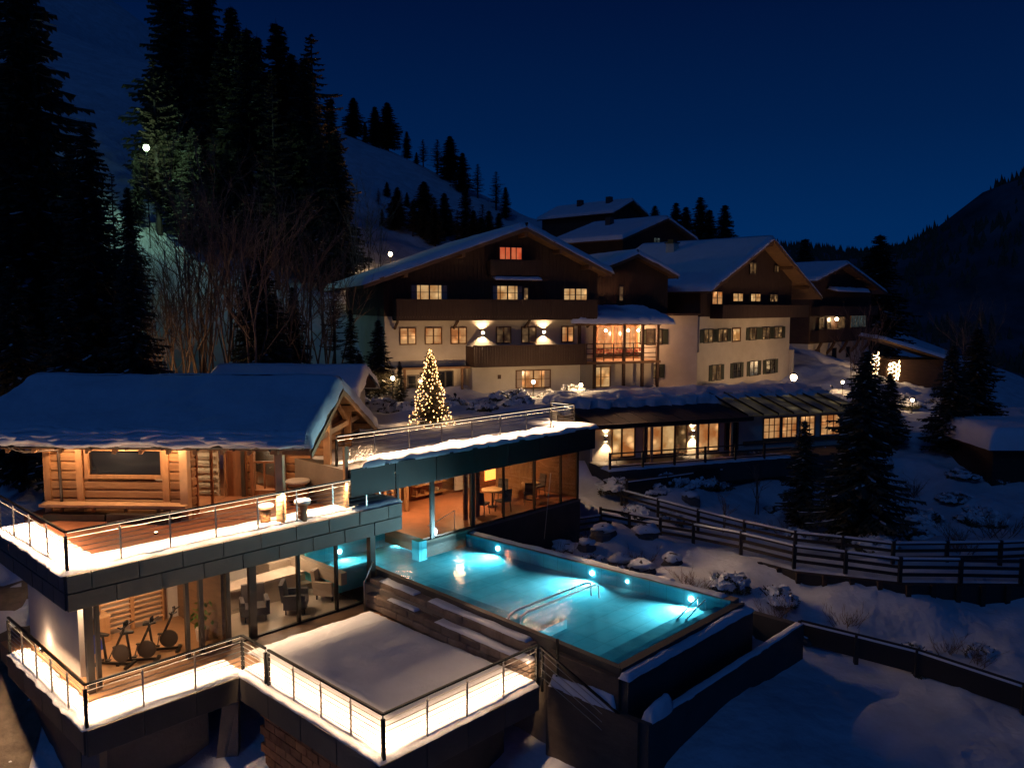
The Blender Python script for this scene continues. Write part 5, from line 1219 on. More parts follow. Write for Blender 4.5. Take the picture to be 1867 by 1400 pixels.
def proto_tree(kind):
    if kind in PROT: return PROT[kind]
    spec = {'spruce_a':(12,2.4,46,10,1), 'spruce_b':(12,2.1,46,9,2), 'spruce_c':(12,2.8,44,11,3), 'spruce_thin':(12,1.6,40,8,4), 'fir_small':(6,1.7,30,11,5), 'larch':(12,1.9,30,7,6), 'fir_open':(6,1.6,24,8,7)}
    if kind in spec:
        H,Rm,nw,nb,sd_ = spec[kind]
        if kind == 'larch': tr,cr,sn = conifer_mesh(H,Rm,nw,nb,sd_,droop=.05,dens=.62,crown0=.2,ragged=.45,leaf=.55)
        elif kind == 'fir_open': tr,cr,sn = conifer_mesh(H,Rm,nw,nb,sd_,snowy=.10,leaf=.6,dens=.7,ragged=.5,crown0=.04)
        elif kind == 'fir_small': tr,cr,sn = conifer_mesh(H,Rm,nw,nb,sd_,snowy=.10,leaf=.7)
        else: tr,cr,sn = conifer_mesh(H,Rm,nw,nb,sd_,snowy=.16,ragged=.32,dens=.92)
        res = []
        for nm, mb, m in (('trunk',tr,'bark'),('crown',cr,'larch' if kind=='larch' else 'needles'),('branch_snow',sn,'snow')):
            if not mb.v: continue
            me = bpy.data.meshes.new(kind+'_'+nm); me.from_pydata(mb.v,[],mb.f); me.materials.append(M[m]); res.append((nm,me))
    else:
        H = {'birch':10,'shrub':2.2,'orchard':4}[kind]
        mb = bare_tree_mb(H, {'birch':11,'shrub':12,'orchard':13}[kind], {'birch':6,'shrub':14,'orchard':2}[kind], {'birch':.14,'shrub':.6,'orchard':.1}[kind], 3 if kind!='shrub' else 2, {'birch':.06,'shrub':.022,'orchard':.07}[kind])
        me = bpy.data.meshes.new(kind+'_branches'); me.from_pydata(mb.v,[],mb.f); me.materials.append(M['twig']); res = [('branches',me)]
    PROT[kind] = (res, spec[kind][0] if kind in spec else H); return PROT[kind]
def tree(kind, x, y, H, label, group=None, wide=1.0, zoff=0.0, cat='tree', name=None):
    res, H0 = proto_tree(kind); s = H/H0
    t = bpy.data.objects.new(name or {'birch':'bare_tree','shrub':'bare_shrub','orchard':'bare_tree','larch':'larch_tree','fir_open':'spruce_tree'}.get(kind,'spruce_tree'), None); COL.objects.link(t)
    t.location = (x, y, gz(x,y)-.1+zoff); t.rotation_euler = (0,0,random.uniform(0,6.28)); t.scale = (s*wide,s*wide,s)
    props(t, label, cat, group)
    for nm, me in res:
        o = bpy.data.objects.new(nm, me); COL.objects.link(o); o.parent = t
        if nm == 'branch_snow': o['kind'] = 'stuff'
    return t
def at(px, Y): return (px-933.5)/1480*Y     # x of a column of the picture at distance Y
def top_h(x, Y, py): return (560-py)*Y/1480+CAMZ-gz(x, Y)
def tr_(kind, px, Y, py, label, group=None, wide=1.0):
    x = at(px, Y); return tree(kind, x, Y, max(2, top_h(x, Y, py)), label, group, wide)
GL = 'trees on the dark slope left of the hotel'
tr_('spruce_c', 72, 40, -60, 'huge dark spruce nearest the picture edge, towering over the cabin roof', GL, .95)
tr_('spruce_a', 175, 36, 235, 'broad dark spruce in front of the slope, right beside the huge one', GL, .95)
tr_('spruce_b', -30, 36, 250, 'dark spruce cut by the picture edge below the huge spruce', GL, 1.0)
tr_('spruce_c', 25, 31, 480, 'low dark spruce just behind the far end of the cabin roof', GL, .95)
tr_('spruce_a', 245, 34, 440, 'low dense spruce between cabin roof and green lamp', GL, .95)
tr_('spruce_b', 120, 30, 500, 'bushy spruce right above the middle of the cabin roof end', GL, 1.0)
tr_('spruce_a', 335, 70, -45, 'tall spruce reaching past the top of the picture, beside the green lamp', GL, 1.1)
tr_('spruce_b', 392, 74, -30, 'second very tall spruce rising past the picture top', GL, 1.1)
tr_('spruce_c', 300, 74, 150, 'spruce with dense crown left of the tallest pair', GL)
tr_('spruce_a', 440, 72, 35, 'tall spruce just right of the tallest pair', GL)
tr_('spruce_b', 470, 76, 110, 'shorter dark spruce in the middle of the tall stand', GL, 1.2)
tr_('spruce_thin', 520, 74, 62, 'slim spruce with the leftmost of the two pointed tops at the stand edge', GL, 1.4)
tr_('larch', 580, 74, 82, 'airy larch at the edge of the tall stand against the sky', GL, 1.3)
tr_('spruce_b', 556, 78, 175, 'dark spruce below and between the slim spruce and the airy larch', GL, 1.2)
tr_('spruce_thin', 612, 80, 190, 'last slim spruce of the tall stand before the open snow slope', GL, 1.2)
tr_('spruce_c', 365, 62, 240, 'wide spruce low in front of the tall stand', GL)
tr_('spruce_a', 430, 64, 265, 'dense spruce filling the foot of the tall stand', GL, 1.1)
tr_('spruce_c', 500, 66, 270, 'dense dark spruce above the lit road bank', GL)
tr_('spruce_a', 565, 70, 290, 'dark spruce leaning over the lit road bank', GL)
tr_('spruce_b', 262, 62, 285, 'spruce directly left of the green lamp', GL, .9)
tr_('spruce_b', 455, 44, 480, 'medium spruce above the rear annex roof', GL, 1.1)
tr_('spruce_a', 500, 43, 540, 'smaller spruce with snowy boughs right of the bare stems', GL, 1.2)
tr_('birch', 385, 42, 330, 'clump of thin bare stems below the tall stand', GL, 1.0)
tr_('birch', 430, 45, 400, 'second clump of bare stems next to the medium spruce', GL, 1.0)
tr_('birch', 330, 40, 470, 'short bare-branched clump near the cabin roof ridge', GL, 1.0)
tr_('birch', 665, 62, 370, 'thin bare tree on the snow slope above the chalet eave', GL, .9)
tr_('larch', 610, 52, 470, 'thin larch below the road, left of the chalet roof', GL)
tr_('spruce_a', 690, 46, 580, 'dark bushy conifer hugging the left wall of the chalet', None, 1.3)
tr_('spruce_c', 655, 44, 640, 'low conifer at the left foot of the chalet', None, 1.3)
tr_('spruce_b', 728, 45.5, 655, 'small conifer touching the chalet wall beside the lit tree', None, 1.2)
rt = random.Random(17); fi_ = -1
_where = [('%s the green floodlight' % w) for w in ('far right of','right of','close right of')]
FILL = (['%s from the green floodlight toward the open ridge' % w for w in ('first','second','third','fourth','fifth','sixth','seventh','eighth','ninth','tenth','eleventh','twelfth','thirteenth','fourteenth','fifteenth','sixteenth','seventeenth','eighteenth','nineteenth','twentieth','twenty-first','twenty-second','twenty-third','twenty-fourth','twenty-fifth','last')]
      + ['%s behind the huge spruce, counted from the picture edge' % w for w in ('first','second','third','fourth','fifth','sixth','seventh','eighth','ninth','tenth','eleventh','twelfth')]
      + ['%s below the open slope before the floodlight' % w for w in ('first','second','third','fourth','fifth','sixth','seventh','eighth','last')]
      + ['%s low one behind the cabin roof from the edge' % w for w in ('first','second','third','fourth','fifth','sixth','seventh','eighth','ninth','tenth','eleventh','twelfth','thirteenth','last')])
for n_, lo, hi, Y0, Y1, env in ((26,262,628,60,84,((262,300),(292,130),(330,25),(470,60),(520,85),(580,105),(612,190),(640,340))), (3,-60,130,48,60,((-60,90),(60,60),(90,90),(130,240))),
                                (5,130,262,46,60,((130,240),(200,300),(262,330))), (5,60,330,38,46,((60,360),(200,440),(330,560)))):
    for k in range(n_):
        px = lo+(hi-lo)*(k+rt.random())/n_; Y = rt.uniform(Y0, Y1); x = at(px, Y)
        top = float(np.interp(px, [e[0] for e in env], [e[1] for e in env]))+rt.uniform(10, 130)
        h = min(20, top_h(x, Y, top)); fi_ += 1
        if h < 3: continue
        tree(rt.choice(['spruce_a','spruce_b','spruce_c','larch']), x, Y, h, 'dark spruce inside the dense stand, '+FILL[fi_], 'filler spruces of the dense stand', rt.uniform(.85,1.15))
for k, (kd, px, Y, py, lb) in enumerate((('spruce_c',480,41,470,'full spruce filling the gap right of the bare stems'),('spruce_b',535,47,520,'narrow spruce on the snow slope left of the chalet eave'),('birch',555,46,455,'bare tree with fine twigs on the slope left of the chalet'),
        ('birch',600,48,470,'bare tree next to the road bank, closest to the chalet eave'),('birch',520,44,430,'bare tree with pale stems before the dense stand'),('spruce_thin',640,47,560,'slim spruce almost touching the chalet eave'),('birch',450,40,390,'tallest bare stems clump behind the rear annex'),('birch',365,40,420,'bare clump over the cabin ridge end'),('birch',300,38,520,'thin bare clump above the middle of the cabin ridge'),('birch',240,37,540,'thin bare clump over the cabin ridge, nearer the huge spruce'))):
    tr_(kd, px, Y, py, lb, 'trees on the bank behind the cabin', 1.2)
GS = 'skyline trees on the left ridge'
for k, (px, py, kd, Y) in enumerate(((652,190,'spruce_a',140),(690,205,'spruce_b',140),(712,198,'spruce_a',141),(672,232,'spruce_thin',139),(746,248,'spruce_thin',140),(775,262,'larch',138),(800,262,'larch',136),(823,256,'spruce_a',134),(845,285,'spruce_b',130),(872,305,'larch',130),(905,318,'larch',128),(922,345,'spruce_thin',126),(763,285,'spruce_b',136))):
    lab = ('first lone spruce right of the tall stand on the ridge','left one of the dark spruce pair on the ridge','right one of the dark spruce pair on the ridge','small spruce between the lone spruce and the pair','slim spruce just right of the pair on the ridge','left of two airy larches in the ridge dip','right of two airy larches in the ridge dip','tall dark spruce in the middle of the lower ridge','spruce leaning on the tall one of the lower ridge','larch right of the tall ridge spruce','tall thin larch at the ridge end above the chalet gable','last small spruce of the ridge above the chalet gable','stubby spruce in front of the two ridge larches')[k]
    tr_(kd, px, Y, py, lab, GS, 1.9)
for k, (px, py, Y, kd) in enumerate(((728,345,98,'spruce_a'),(776,335,98,'spruce_c'),(812,355,100,'spruce_b'),(755,380,94,'larch'),(850,345,104,'spruce_thin'),(700,400,94,'spruce_thin'),(835,385,96,'larch'),(880,375,104,'larch'))):
    tr_(kd, px, Y, py, 'tree in the grove behind the chalet roof, '+('its first tall one','its tallest and widest','right beside the tallest','a thin one in front','slim one toward the ridge','lowest one near the road lamp','airy one near the gable slope','last airy one before the gable peak')[k], 'grove behind the chalet', 1.9)
for k in range(14):
    px = 690+k*17; tr_(rt.choice(['spruce_a','spruce_b','spruce_c','larch']), px+rt.uniform(-5,5), rt.uniform(92,112), 375+rt.uniform(0,45)-(20 if k < 8 else 0), 'tree filling the grove behind the chalet roof, '+'%s from the road lamp' % ('first','second','third','fourth','fifth','sixth','seventh','eighth','ninth','tenth','eleventh','twelfth','thirteenth','last')[k], 'grove behind the chalet', 1.8)
for k, (px, py, Y) in enumerate(((1228,372,128),(1246,380,126),(1272,362,125),(1288,385,127),(1316,376,125),(1190,378,135),(1462,436,150),(1597,430,150))):
    tr_('spruce_a' if k % 2 else 'spruce_b', px, Y, py, ('slim spruce above the hill house roof end','spruce close behind the slim one over the hill houses','tallest spruce between hill house and corner roof','small spruce right of the tallest one over the roofs','lone narrow spruce over the corner house roof','faint spruce behind the topmost house','lone spruce in the notch between corner house and lodge','lone spruce on the valley skyline behind the lodge')[k], 'spruces behind the roofs', 1.6)
GR = 'conifers in the garden on the valley side'
tree('spruce_c', 14.6, 33.3, 8.4, 'tall dark conifer standing in the garden between fences', GR, 1.15)
tree('spruce_b', 13.4, 36.8, 5.2, 'conifer close behind the tall garden conifer', GR, 1.3)
tree('spruce_a', 15.9, 37.5, 6.2, 'second dark conifer in front of the annex end', GR, 1.3)
tree('spruce_c', 24.5, 45, 6.2, 'dark conifer above the snowed hut', GR, 1.2)
tree('spruce_c', 27.0, 47, 7.0, 'bushy conifer farther behind the snowed hut', GR, 1.3)
tree('spruce_c', 22.0, 47, 4.4, 'small conifer on the bank left of the hut', GR, 1.4)
tree('spruce_c', 19.5, 50, 3.6, 'round low conifer by the lamp-lit drive', GR, 1.7)
tree('spruce_c', 26.0, 33, 5.5, 'dark conifer at the picture edge beyond the wooden path', GR, 1.4)
tree('birch', 22.5, 52, 6.5, 'bare tree by the drive below the far lodge', None)
tree('birch', 28.5, 50, 7.0, 'bare tree beside the bushy conifer, valley side', None)
tree('orchard', 11.8, 38.6, 2.3, 'small bare tree inside the ramp loop', None)
tree('orchard', 9.3, 34.9, 1.7, 'young bare tree on the snow bank by the ramp', None)
for k, (x,y,s) in enumerate(((2.6,31.0,.9),(4.6,29.2,1.0),(6.2,27.2,.9),(7.4,25.4,.8),(3.2,33.8,1.2),(5.6,40.8,1.1),(6.6,42.0,1.0),(8.6,42.6,1.3),(10.0,43.6,1.1),(12.0,44.0,.9),(12.5,36.5,.9),(15.5,35.5,1.1),(17.5,31.0,1.4),(20.5,33.5,1.5),(14.0,23.6,.8),(17.0,21.5,1.0),(19.5,23.0,1.2),(10.3,24.3,.7),(16,18.4,.8),(13.3,19.2,.5),(21,29,1.4),(17.6,39.4,1.6),(20.4,40.6,1.3))):
    tree('shrub', x, y, s, ('bare twiggy shrub beside the pool coping','bare shrub among the rocks behind the pool','thin shrub at the middle of the pool rock bank','thin shrub near the trough end','bare shrub below the pavilion plinth','bare shrub under the annex railing','low shrub under the annex sconce','rounded shrub in front of the French windows','rounded shrub before the dark annex door','small shrub below the annex windows','shrub on the snow inside the ramp loop','shrub beside the tall garden conifer','large shrub above the wooden path','large shrub on the blue snow by the path','little shrub below the lower fence','shrub on the open slope below the lower fence','bare bush at the right lower slope','little shrub at the pool-side end of the lower fence','small shrub on the blue foreground snow','tiny tuft on the foreground snow','bare bush beyond the bend of the path','wide bush below the snowed hut','bush between hut and garden conifers')[k], 'bare shrubs in the snow', 1.3, cat='shrub')
def bush_meshes(seed, R0=1.0):
    rnd = random.Random(seed); lf = MB(); sn = MB(); st = MB()
    for k in range(1500):
        d = Vector((rnd.gauss(0,1),rnd.gauss(0,1),abs(rnd.gauss(0,.8)))).normalized()
        r = R0*(.72+.35*noise.noise(d*1.8+Vector((seed,0,0)))+.12*rnd.random())
        c = Vector((d.x*r, d.y*r, d.z*r*.75)); e = Vector((rnd.gauss(0,1),rnd.gauss(0,1),rnd.gauss(0,1))).normalized(); f = e.cross(d).normalized()
        q = .05+.05*rnd.random()
        if d.z > .35 and noise.noise(d*2.6+Vector((0,seed,3))) > -.1:
            c = c*1.04; sn.add([c-e*q*1.6, c+f*q*1.6, c+e*q*1.6, c-f*q*1.6], [(0,1,2,3)])
        else: lf.add([c-e*q*1.3, c+f*q*.6, c+e*q*1.3], [(0,1,2)])
    for k in range(9):
        a = k*.7; st.tube([(0,0,-.2),(.4*math.cos(a),.4*math.sin(a),.35),(.62*math.cos(a),.62*math.sin(a),.6)], .025, 4)
    out = []
    for nm, mb, m in (('stems',st,'bark'),('foliage',lf,'bush_leaf'),('snow_cover',sn,'snow')):
        me = bpy.data.meshes.new('bush_'+nm); me.from_pydata(mb.v,[],mb.f); me.materials.append(M[m]); out.append((nm,me))
    return out
M['bush_leaf'] = mat('bush_leaf', (0.09,0.085,0.045), 0.9, var=0.5, vscale=3, rnd=0.3)
BUSH = [bush_meshes(k) for k in (3,8,15)]
def bush(x, y, s, label, group='snow-laden garden bushes', fl=.85):
    t = bpy.data.objects.new('snowy_bush', None); COL.objects.link(t); t.location = (x,y,gz(x,y)-.08); t.scale = (s,s,s*fl); t.rotation_euler = (0,0,random.uniform(0,6.28)); props(t, label, 'bush', group)
    for nm, me in random.choice(BUSH):
        o = bpy.data.objects.new(nm, me); COL.objects.link(o); o.parent = t
        if nm != 'stems': o['kind'] = 'stuff'
BL = [
 (-5.0,40.5,.8,'snowy bush behind the lit Christmas tree, on its cabin side'),(-3.4,42.5,.9,'snowy bush directly behind the lit Christmas tree'),(-1.6,41.0,.7,'snowy bush just right of the lit Christmas tree'),(.4,43.6,.8,'snowy bush before the chalet balcony end'),(-6.8,41.8,1.0,'big snowy bush between annex roof and Christmas tree'),
 (-.6,46.6,.7,'hedge bush left of the chalet ground-floor window'),(.4,47.0,.7,'hedge bush under the left half of the ground-floor window'),(2.4,47.7,.7,'hedge bush under the right half of the ground-floor window'),(3.6,48.2,.7,'hedge bush by the veranda post'),(-8.4,43.5,1.0,'dark bush at the chalet corner by the half-hidden lamp'),
 (6.8,39.0,.8,'snowy bush inside the ramp loop, nearest the annex sconce'),(8.0,40.0,.9,'snowy bush below the second annex French window'),(9.2,40.6,1.0,'wide snowy bush below the middle of the annex railing'),(10.6,41.9,1.0,'snowy bush below the second annex sconce'),(11.6,43.0,.9,'snowy bush before the dark annex door'),(12.9,43.8,1.0,'snowy bush below the gridded annex windows'),
 (5.0,38.6,.9,'dark bush at the corner where the pavilion meets the annex terrace'),(5.6,36.4,.7,'bush at the start of the ramp'),
 (7.2,36.6,.7,'bush on the bank between the two ramp legs'),(12.6,34.6,.7,'dark bush under the ramp loop middle'),(14.6,31.6,.9,'dark bush by the foot of the tall garden conifer'),(17.2,34.5,1.0,'dark bush right of the tall garden conifer'),(19.0,37.0,1.1,'dark bush between conifer and hut'),(21.3,36.2,1.0,'dark bush in front of the hut'),
 (20.0,44.5,1.1,'dark bush on the bank above the ramp loop'),(17.8,46.0,.9,'dark bush by the end of the annex'),(24.0,52.0,1.2,'dark bush by the drive below the bright corner lamp'),(27.5,57.0,1.2,'dark bush beside the snowy drive bend'),(22.0,56.0,1.0,'bush in the snow before the corner lamp'),(31.5,58.5,1.4,'dark bush farther down the drive'),(30.0,53.0,1.3,'dark bush by the tiny drive lamps'),
 (3.0,29.4,.55,'frosty bush in the first gap of the pool rocks'),(3.9,28.0,.5,'frosty bush close to the coping at mid pool'),(4.6,26.7,.5,'frosty bush close to the coping by the small pool lamp'),(5.5,25.0,.45,'frosty bush near the last pool lamp'),(6.4,26.2,.6,'frosty bush above the last pool lamp'),(1.0,31.0,.5,'frosty bush by the pavilion corner of the pool'),
 (7.6,27.4,.7,'frosty bush below the ramp fence'),(9.0,26.9,.7,'dark bush at the retaining wall end'),(12.4,24.2,.5,'small bush under the retaining wall'),(16.5,23.2,.7,'dark bush on the blue slope under the retaining wall'),(15.2,17.8,.6,'dark bush on the foreground slope at the right'),(13.0,16.2,.45,'small dark bush on the foreground slope')]
for x, y, s_, l_ in BL: bush(x, y, s_*1.22, l_)
rb = random.Random(23); order = ['first','second','third','fourth','fifth','sixth','seventh','eighth','ninth','tenth','eleventh','twelfth','thirteenth','last']
for k in range(14):      # frosty twigs along the pool coping
    v = 21.3-k*.72+rb.uniform(-.2,.2); W = UV.w(21.55-(v-11)*.045+rb.uniform(.1,.9), v)
    tree('shrub', W.x, W.y, rb.uniform(.55,1.0), '%s frosty twig clump along the pool coping, counted from the pavilion' % order[k], 'frosty twig clumps beside the pool', 1.1, cat='shrub')
for k in range(12):      # bank between ramp and lower fence
    x = 7.6+k*1.15+rb.uniform(-.3,.3); y = 26.2-.12*(x-7)+rb.uniform(-1.6,.4)-(1.3 if x > 11 else 0)
    if k % 2: tree('shrub', x, y, rb.uniform(.6,1.1), '%s twig clump on the bank under the ramp, counted from the pool' % order[k], 'twig clumps under the ramp', 1.2, cat='shrub')
    else: bush(x, y, rb.uniform(.4,.7), '%s small snowy bush on the bank under the ramp, counted from the pool' % order[k], 'small bushes under the ramp')
for k in range(12):      # garden between ramp loop and conifers, and beyond
    x = 8.5+k*1.5; y = 37.4+rb.uniform(-2.2,2.2)+(3 if x > 18 else 0)
    bush(x, y, rb.uniform(.5,1.0), '%s low bush on the garden snow above the ramp, counted from the pavilion' % order[k], 'low bushes above the ramp', .6)
# rocks with snow caps
def rock(x, y, s, label, cap=True):
    t = thing('snow_capped_rock', label, 'rock', WO, (x,y,gz(x,y)), 'rocks beside the pool'); z = gz(x,y)
    def blob(c, r, sq, seed, half=False):
        vs = []; fs = []; n, m = 11, 7
        for j in range(m+1):
            th = math.pi*j/m
            for i in range(n):
                a = 6.283*i/n; d = Vector((math.sin(th)*math.cos(a), math.sin(th)*math.sin(a), math.cos(th)))
                rr = r*(1+.55*noise.noise(d*1.5+Vector((seed,0,0)))+.30*noise.noise(d*3.1+Vector((0,seed,0))))
                p = Vector(c)+Vector((d.x*rr, d.y*rr, d.z*rr*sq)); vs.append(p)
        for j in range(m):
            for i in range(n): fs.append((j*n+i,(j+1)*n+i,(j+1)*n+(i+1)%n,j*n+(i+1)%n))
        return MB().add(vs, fs)
    blob((x,y,z+.05*s), .5*s, .8, x*3+y).build('stone_body', M['rock'], t)
    if cap: blob((x,y,z+.34*s), .47*s, .42, x*3+y+9).build('snow_cap', M['snow'], t, smooth=True)
    return t
rl = ['rock at the near end of the bank behind the pool','rock next to the pool coping, second along','flat rock behind the pool lamp','snowy rock at mid pool','pair rock beside the mid pool one','large snow-capped rock nearest the pavilion corner','smaller rock left of the large one','rock below the ramp start','snow-capped rock under the ramp','round rock by the ramp fence','rock between the shrubs','low rock toward the trough','last rock before the trough corner','rock on the loop bank','snow boulder under the annex railing','snow boulder by the annex door']
for k, (x,y,s) in enumerate(((6.9,24.3,.8),(5.8,25.9,.9),(5.2,27.0,.8),(4.6,28.2,1.0),(4.0,29.0,.9),(2.2,32.6,1.2),(1.0,32.3,.8),(5.4,32.0,1.0),(3.6,31.4,1.0),(6.0,29.6,.8),(2.9,30.6,.7),(7.8,23.4,.6),(9.2,24.6,.6),(8.6,38.4,.9),(7.0,41.2,1.2),(11.0,43.0,1.3))): rock(x, y, s, rl[k])

# wooden fences along the ramps
def fence(pts, label, h=.88, spacing=1.9, rails=(.35,.65,.95), zoff=0.0, snow=True, board=False, z=None):
    t = thing('ramp_fence', label, 'fence', WO, (*pts[0], gz(*pts[0])), 'wooden fences along the ramps')
    P = []
    for (x0,y0),(x1,y1) in zip(pts[:-1], pts[1:]):
        L = math.hypot(x1-x0,y1-y0); n = max(1, round(L/spacing))
        for k in range(n): P.append((x0+(x1-x0)*k/n, y0+(y1-y0)*k/n))
    P.append(pts[-1]); Z = [gz(*p)+zoff for p in P]
    Z = [sum(Z[max(0,i-2):i+3])/len(Z[max(0,i-2):i+3]) for i in range(len(Z))]
    for k, (p, z) in enumerate(zip(P, Z)):
        MB().box(p[0]-.06,p[0]+.06,p[1]-.06,p[1]+.06,z-.9,z+h+.05).build('post', M['frame_dark'], t)
    for k in range(len(P)-1):
        a, b = Vector((*P[k],Z[k])), Vector((*P[k+1],Z[k+1]))
        for r in rails: MB().bar(a+Vector((0,0,r*h)), b+Vector((0,0,r*h)), .05, .11 if not board else .26).build('rail', M['frame_dark'], t)
        if snow and random.random() < .8: MB().bar(a+Vector((0,0,h+.005)), b+Vector((0,0,h+.005)), .09, .06).build('rail_snow', M['snow'], t)
    return t
fence([(4.0,36.0),(7.4,32.4),(10.3,28.9),(13.4,27.3),(17.6,27.3),(25,28.6)], 'long snowy fence on the downhill side of the curved ramp')
fence([(5.2,37.8),(8.0,34.2),(11.0,30.8),(14.0,29.1),(18,29.2),(26,30.6)], 'second long fence on the uphill side of the curved ramp')
fence([(5.4,37.6),(7.6,39.2),(10.6,41.0),(13,42.3),(15.5,43.0),(18.3,42.2)], 'curved fence around the upper loop of the ramp', board=True)
fence([(9.0,24.5),(11.7,22.6),(13.6,20.7),(16.5,18.6)], 'lower fence running down from the trough corner to the picture edge', board=True, h=.8)
fence([(-.6,33.6),(1.5,34.6),(4.0,35.9)], 'short fence from the pavilion plinth to the ramp start')
rw = thing('retaining_wall', 'dark timber retaining wall holding the ramp above the blue snow', 'wall', WO, (13.4,26.6,-1))
pts = [(9.2,29.4),(10.2,28.2),(13.4,26.7),(17.6,26.7),(25,28.0)]
for (x0,y0),(x1,y1) in zip(pts[:-1], pts[1:]):
    z0, z1 = gz(x0,y0+.8), gz(x1,y1+.8)
    MB().hexa([(x0,y0,z0-2.2),(x1,y1,z1-2.2),(x1,y1+.3,z1-2.2),(x0,y0+.3,z0-2.2)],[(x0,y0,z0+.05),(x1,y1,z1+.05),(x1,y1+.3,z1+.05),(x0,y0+.3,z0+.05)]).build('wall_section', M['frame_dark'], rw)
    n = max(2, int(math.hypot(x1-x0,y1-y0)/.8))
    for k in range(n):
        x = x0+(x1-x0)*k/n; y = y0+(y1-y0)*k/n; z = z0+(z1-z0)*k/n
        MB().box(x-.08,x+.08,y-.1,y+.02,z-2.2,z+.1).build('pile', M['dark_wood'], rw)

# ------------------------------------------------------------------ christmas tree with lights
xt = thing('lit_christmas_tree', 'small conifer wrapped in warm string lights on the roof terrace', 'christmas tree', UV, (22.4,26.1,4.5))
def xprofile(f): return .92*(1-f)**.9*(1+.12*math.sin(f*17))+.03
tr0, cr0, sn0 = conifer_mesh(3.15, .85, 18, 9, 99, droop=.2, leaf=.35, crown0=.06)
def shift(mb): mb.v = [(v[0]+22.4, v[1]+26.1, v[2]+4.5) for v in mb.v]; return mb
shift(tr0).build('trunk', M['bark'], xt); shift(cr0).build('crown', M['needles'], xt, fix=False)
bl = MB(); wr = MB(); prevp = None
for k in range(340):
    f = (k/340)**1.15; a = k*.47+random.uniform(-.2,.2); r = xprofile(f)*random.uniform(.82,1.04); p = Vector((22.4+r*math.cos(a), 26.1+r*math.sin(a), 4.62+3.1*f-.1*r+random.uniform(-.06,.06)))
    s = .030*random.uniform(.6,1.4); bl.add([p+Vector((s,0,0)),p+Vector((0,s,0)),p-Vector((s,0,0)),p-Vector((0,s,0)),p+Vector((0,0,s)),p-Vector((0,0,s))],[(0,1,4),(1,2,4),(2,3,4),(3,0,4),(1,0,5),(2,1,5),(3,2,5),(0,3,5)])
    if prevp is not None and k % 2: wr.bar(prevp, p, .006)
    prevp = p
b_ = bl.build('light_bulbs', M['tree_bulb'], xt, fix=False); b_['kind'] = 'stuff'
wr.build('light_cord', M['black'], xt, fix=False)
for z, r in ((5.0,1.3),(6.0,.95)):
    for k in range(3):
        a = k*2.09+.5; add_light('string_light', 'POINT', UV.w(22.4+r*math.cos(a),26.1+r*math.sin(a),z), 10, WARM, size=.25)
# lamp posts
def lamp_post(x, y, h, label, e, fr=WO, color=WARM, m='lamp_hot', z=None, r=.11, name='garden_lamp', group='garden lamps'):
    z = gz(x,y) if z is None else z
    t = thing(name, label, 'lamp', fr, (x,y,z), group)
    MB().tube([(x,y,z-.3),(x,y,z+h)], .035, 8).lathe((x,y,z), [(.09,0),(.09,.04)], 10).build('pole', M['black'], t)
    MB().lathe((x,y,z+h), [(r*.5,0),(r,r*.8),(r,r*1.3),(r*.6,r*2)], 12).build('globe', M[m], t, smooth=True)
    MB().lathe((x,y,z+h+r*2), [(r*1.2,0),(.01,r*.6)], 12).build('cap', M['black'], t)
    L = fr.w(x,y,z+h+r)
    add_light('lamp_bulb', 'POINT', (L.x,L.y,L.z), e, color, size=r*1.7)
    return t
lamp_post(1.25, 47.3, .75, 'low garden lamp in front of the chalet ground-floor window', 260)
lamp_post(20.9, 60.0, 1.3, 'glowing garden lamp at the corner of the white corner house', 260, r=.24)
lamp_post(-10.6, 71.5, 2.8, 'small bright lamp by the road above the chalet roof', 1000, r=.17)
lamp_post(-6.7, 45.4, 1.2, 'half-hidden lamp at the left foot of the chalet', 240)
lamp_post(-16.5, 35.8, 1.2, 'unseen lamp added behind the cabin roof to tint the snow under the spruces', 420)  # fill lamp added out of sight to warm the snow and trees
lamp_post(27.0, 66.0, .9, 'low lamp in the snow by the drive bend', 130, r=.12)
lamp_post(27.3, 55.0, .8, 'tiny lamp among the dark trees by the drive', 45)
lamp_post(29.5, 50.5, 1.8, 'tiny lamp farther down the drive under the bare tree', 40)
lamp_post(4.0, 46.9, .5, 'low lamp behind the roof terrace railing, lighting the snow bank', 330)
fl = lamp_post(-25.9, 58.8, 6.8, 'greenish floodlight on a tall pole on the dark wooded slope', 900, color=(.50,1.0,.62), m='lamp_green', r=.20, name='slope_floodlight', group=None)
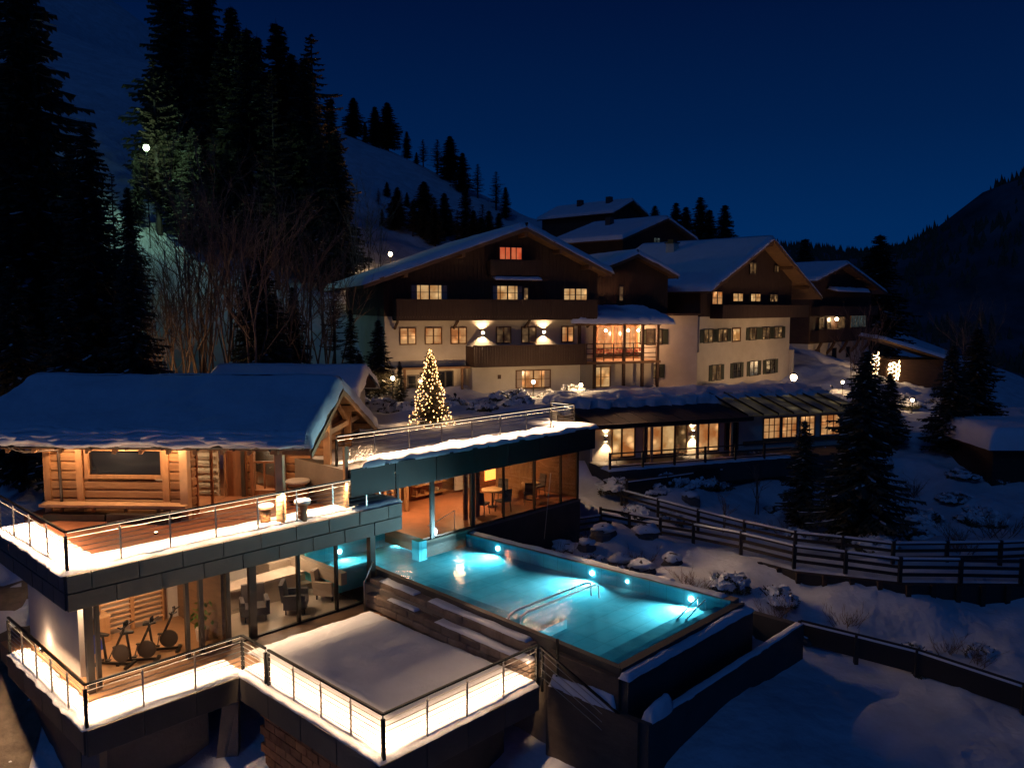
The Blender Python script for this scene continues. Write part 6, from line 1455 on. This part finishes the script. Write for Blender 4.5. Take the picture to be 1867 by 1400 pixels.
# lodge lamp and lit squiggle bushes
ll = thing('lodge_lamp', 'round warm lamp on the far lodge balcony', 'lamp', f3, (1.5,.9,8))
MB().lathe((-.5,.8,8.0), [(.08,0),(.20,.12),(.2,.25),(.08,.36)], 12).build('globe', M['lamp_hot'], ll, smooth=True); MB().tube([(-.5,.8,8.36),(-.5,1.15,8.6)], .03, 6).build('arm', M['black'], ll)
add_light('lamp_bulb', 'POINT', f3.w(-.5,.55,8.1), 190, WARM, size=.2)
for k, (x, y, s) in enumerate(((33.6,75.5,1.0),(35.4,75.0,.85))):
    z = gz(x,y)
    t = thing('string_lit_bush', 'bush wound with a glowing light rope, '+('taller one with a loop' if k == 0 else 'smaller one right beside the taller'), 'lit bush', WO, (x,y,z), 'bushes wrapped in light ropes')
    mb = bare_tree_mb(2.2*s, 70+k, 4, .3, 2, .03); mb.v = [(v[0]+x, v[1]+y, v[2]+z) for v in mb.v]; mb.build('branches', M['twig'], t, fix=False)
    P = []
    for i in range(60):
        a = i*.42; P.append((x+.45*s*math.cos(a)*(1+.4*math.sin(i*.9)), y+.3*math.sin(a), z+.3+2.0*s*i/60+.15*math.sin(i*1.3)))
    MB().tube(P, .045, 5).build('light_rope', M['bulb_far'], t)
    add_light('rope_glow', 'POINT', (x-.2,y-1.0,z+1.0), 70, WARM, size=.4)
# ground floodlights that wash the facades
def ground_spot(x, y, fr, tx, ty, tz, e, label, spot=95):
    W = fr.w(x,y); z = gz(W.x, W.y)+.12
    t = thing('ground_spotlight', label, 'lamp', fr, (x,y,z), 'ground spotlights in the snow')
    MB().tube([(x,y,z-.2),(x,y,z+.05)], .03, 6).build('stake', M['black'], t)
    d = (Vector((tx,ty,tz))-Vector((x,y,z))).normalized(); c = Vector((x,y,z+.1))
    MB().tube([c, c+d*.16], .07, 10).build('housing', M['black'], t)
    MB().tube([c+d*.162, c+d*.17], .055, 10).build('lens', M['bulb'], t)
    add_light('facade_spot', 'SPOT', fr.w(*(c+d*.2)), e, (1,.58,.27), size=.05, spot=R(spot), target=fr.w(tx,ty,tz))
ground_spot(-5.6,-4.2,CH,-6.2,0,7.6,420,'small ground spotlight below the three chalet windows')
ground_spot(.2,-6.6,CH,0,-1,4.6,520,'small ground spotlight before the chalet ground-floor window')
ground_spot(9.5,-4.2,CH,8.5,0,8.2,300,'small ground spotlight in front of the veranda')
ground_spot(60.0,26.5,UV,61,33,6.0,430,'ground spotlight in the snow before the corner house windows', 110)
ground_spot(67.0,27.0,UV,67,33,6.2,360,'ground spotlight below the far windows of the corner house', 110)
ground_spot(50.0,35.5,UV,55.7,36,6.5,420,'ground spotlight facing the narrow side of the corner house', 100)
ground_spot(-8.5,-6,f3,-2,1.2,6,420,'ground spotlight in front of the far lodge', 100)
ground_spot(-.6,-9.5,CH,-.2,-1.2,13.2,620,'ground spotlight in the snow aimed at the chalet gable peak', 75)
ground_spot(64.0,23.5,UV,65,32,13.5,700,'ground spotlight aimed at the corner house gable peak', 70)
# power pole thin posts near pool
tp = thing('thin_pole', 'thin pale pole standing behind the pool beside the pavilion plinth', 'pole', WO, (1.6,31.2,.2))
MB().tube([(1.3,32.0,.2),(1.55,32.0,2.9)], .018, 6).build('pole', M['steel'], tp)

# trees far across the valley: a wood nobody could count
fo = MB(); rnd = random.Random(5)
for k in range(6500):
    X = rnd.uniform(100, 420); Y = rnd.uniform(250, 520)
    px = 933+1480*X/Y
    if px < 1380 or px > 2150: continue
    if fbm(X, Y, .02, 2, 3) < -.18: continue
    z = gz(X, Y)-3; h = rnd.uniform(5, 9); r = h*.25
    fo.add([(X-r,Y-r,z),(X+r,Y-r,z),(X,Y+r,z),(X,Y,z+h)], [(0,1,3),(1,2,3),(2,0,3)])
w_ = fo.build('far_forest', M['needles'], fr=WO, base=(200,350,20), fix=False); w_['kind'] = 'stuff'
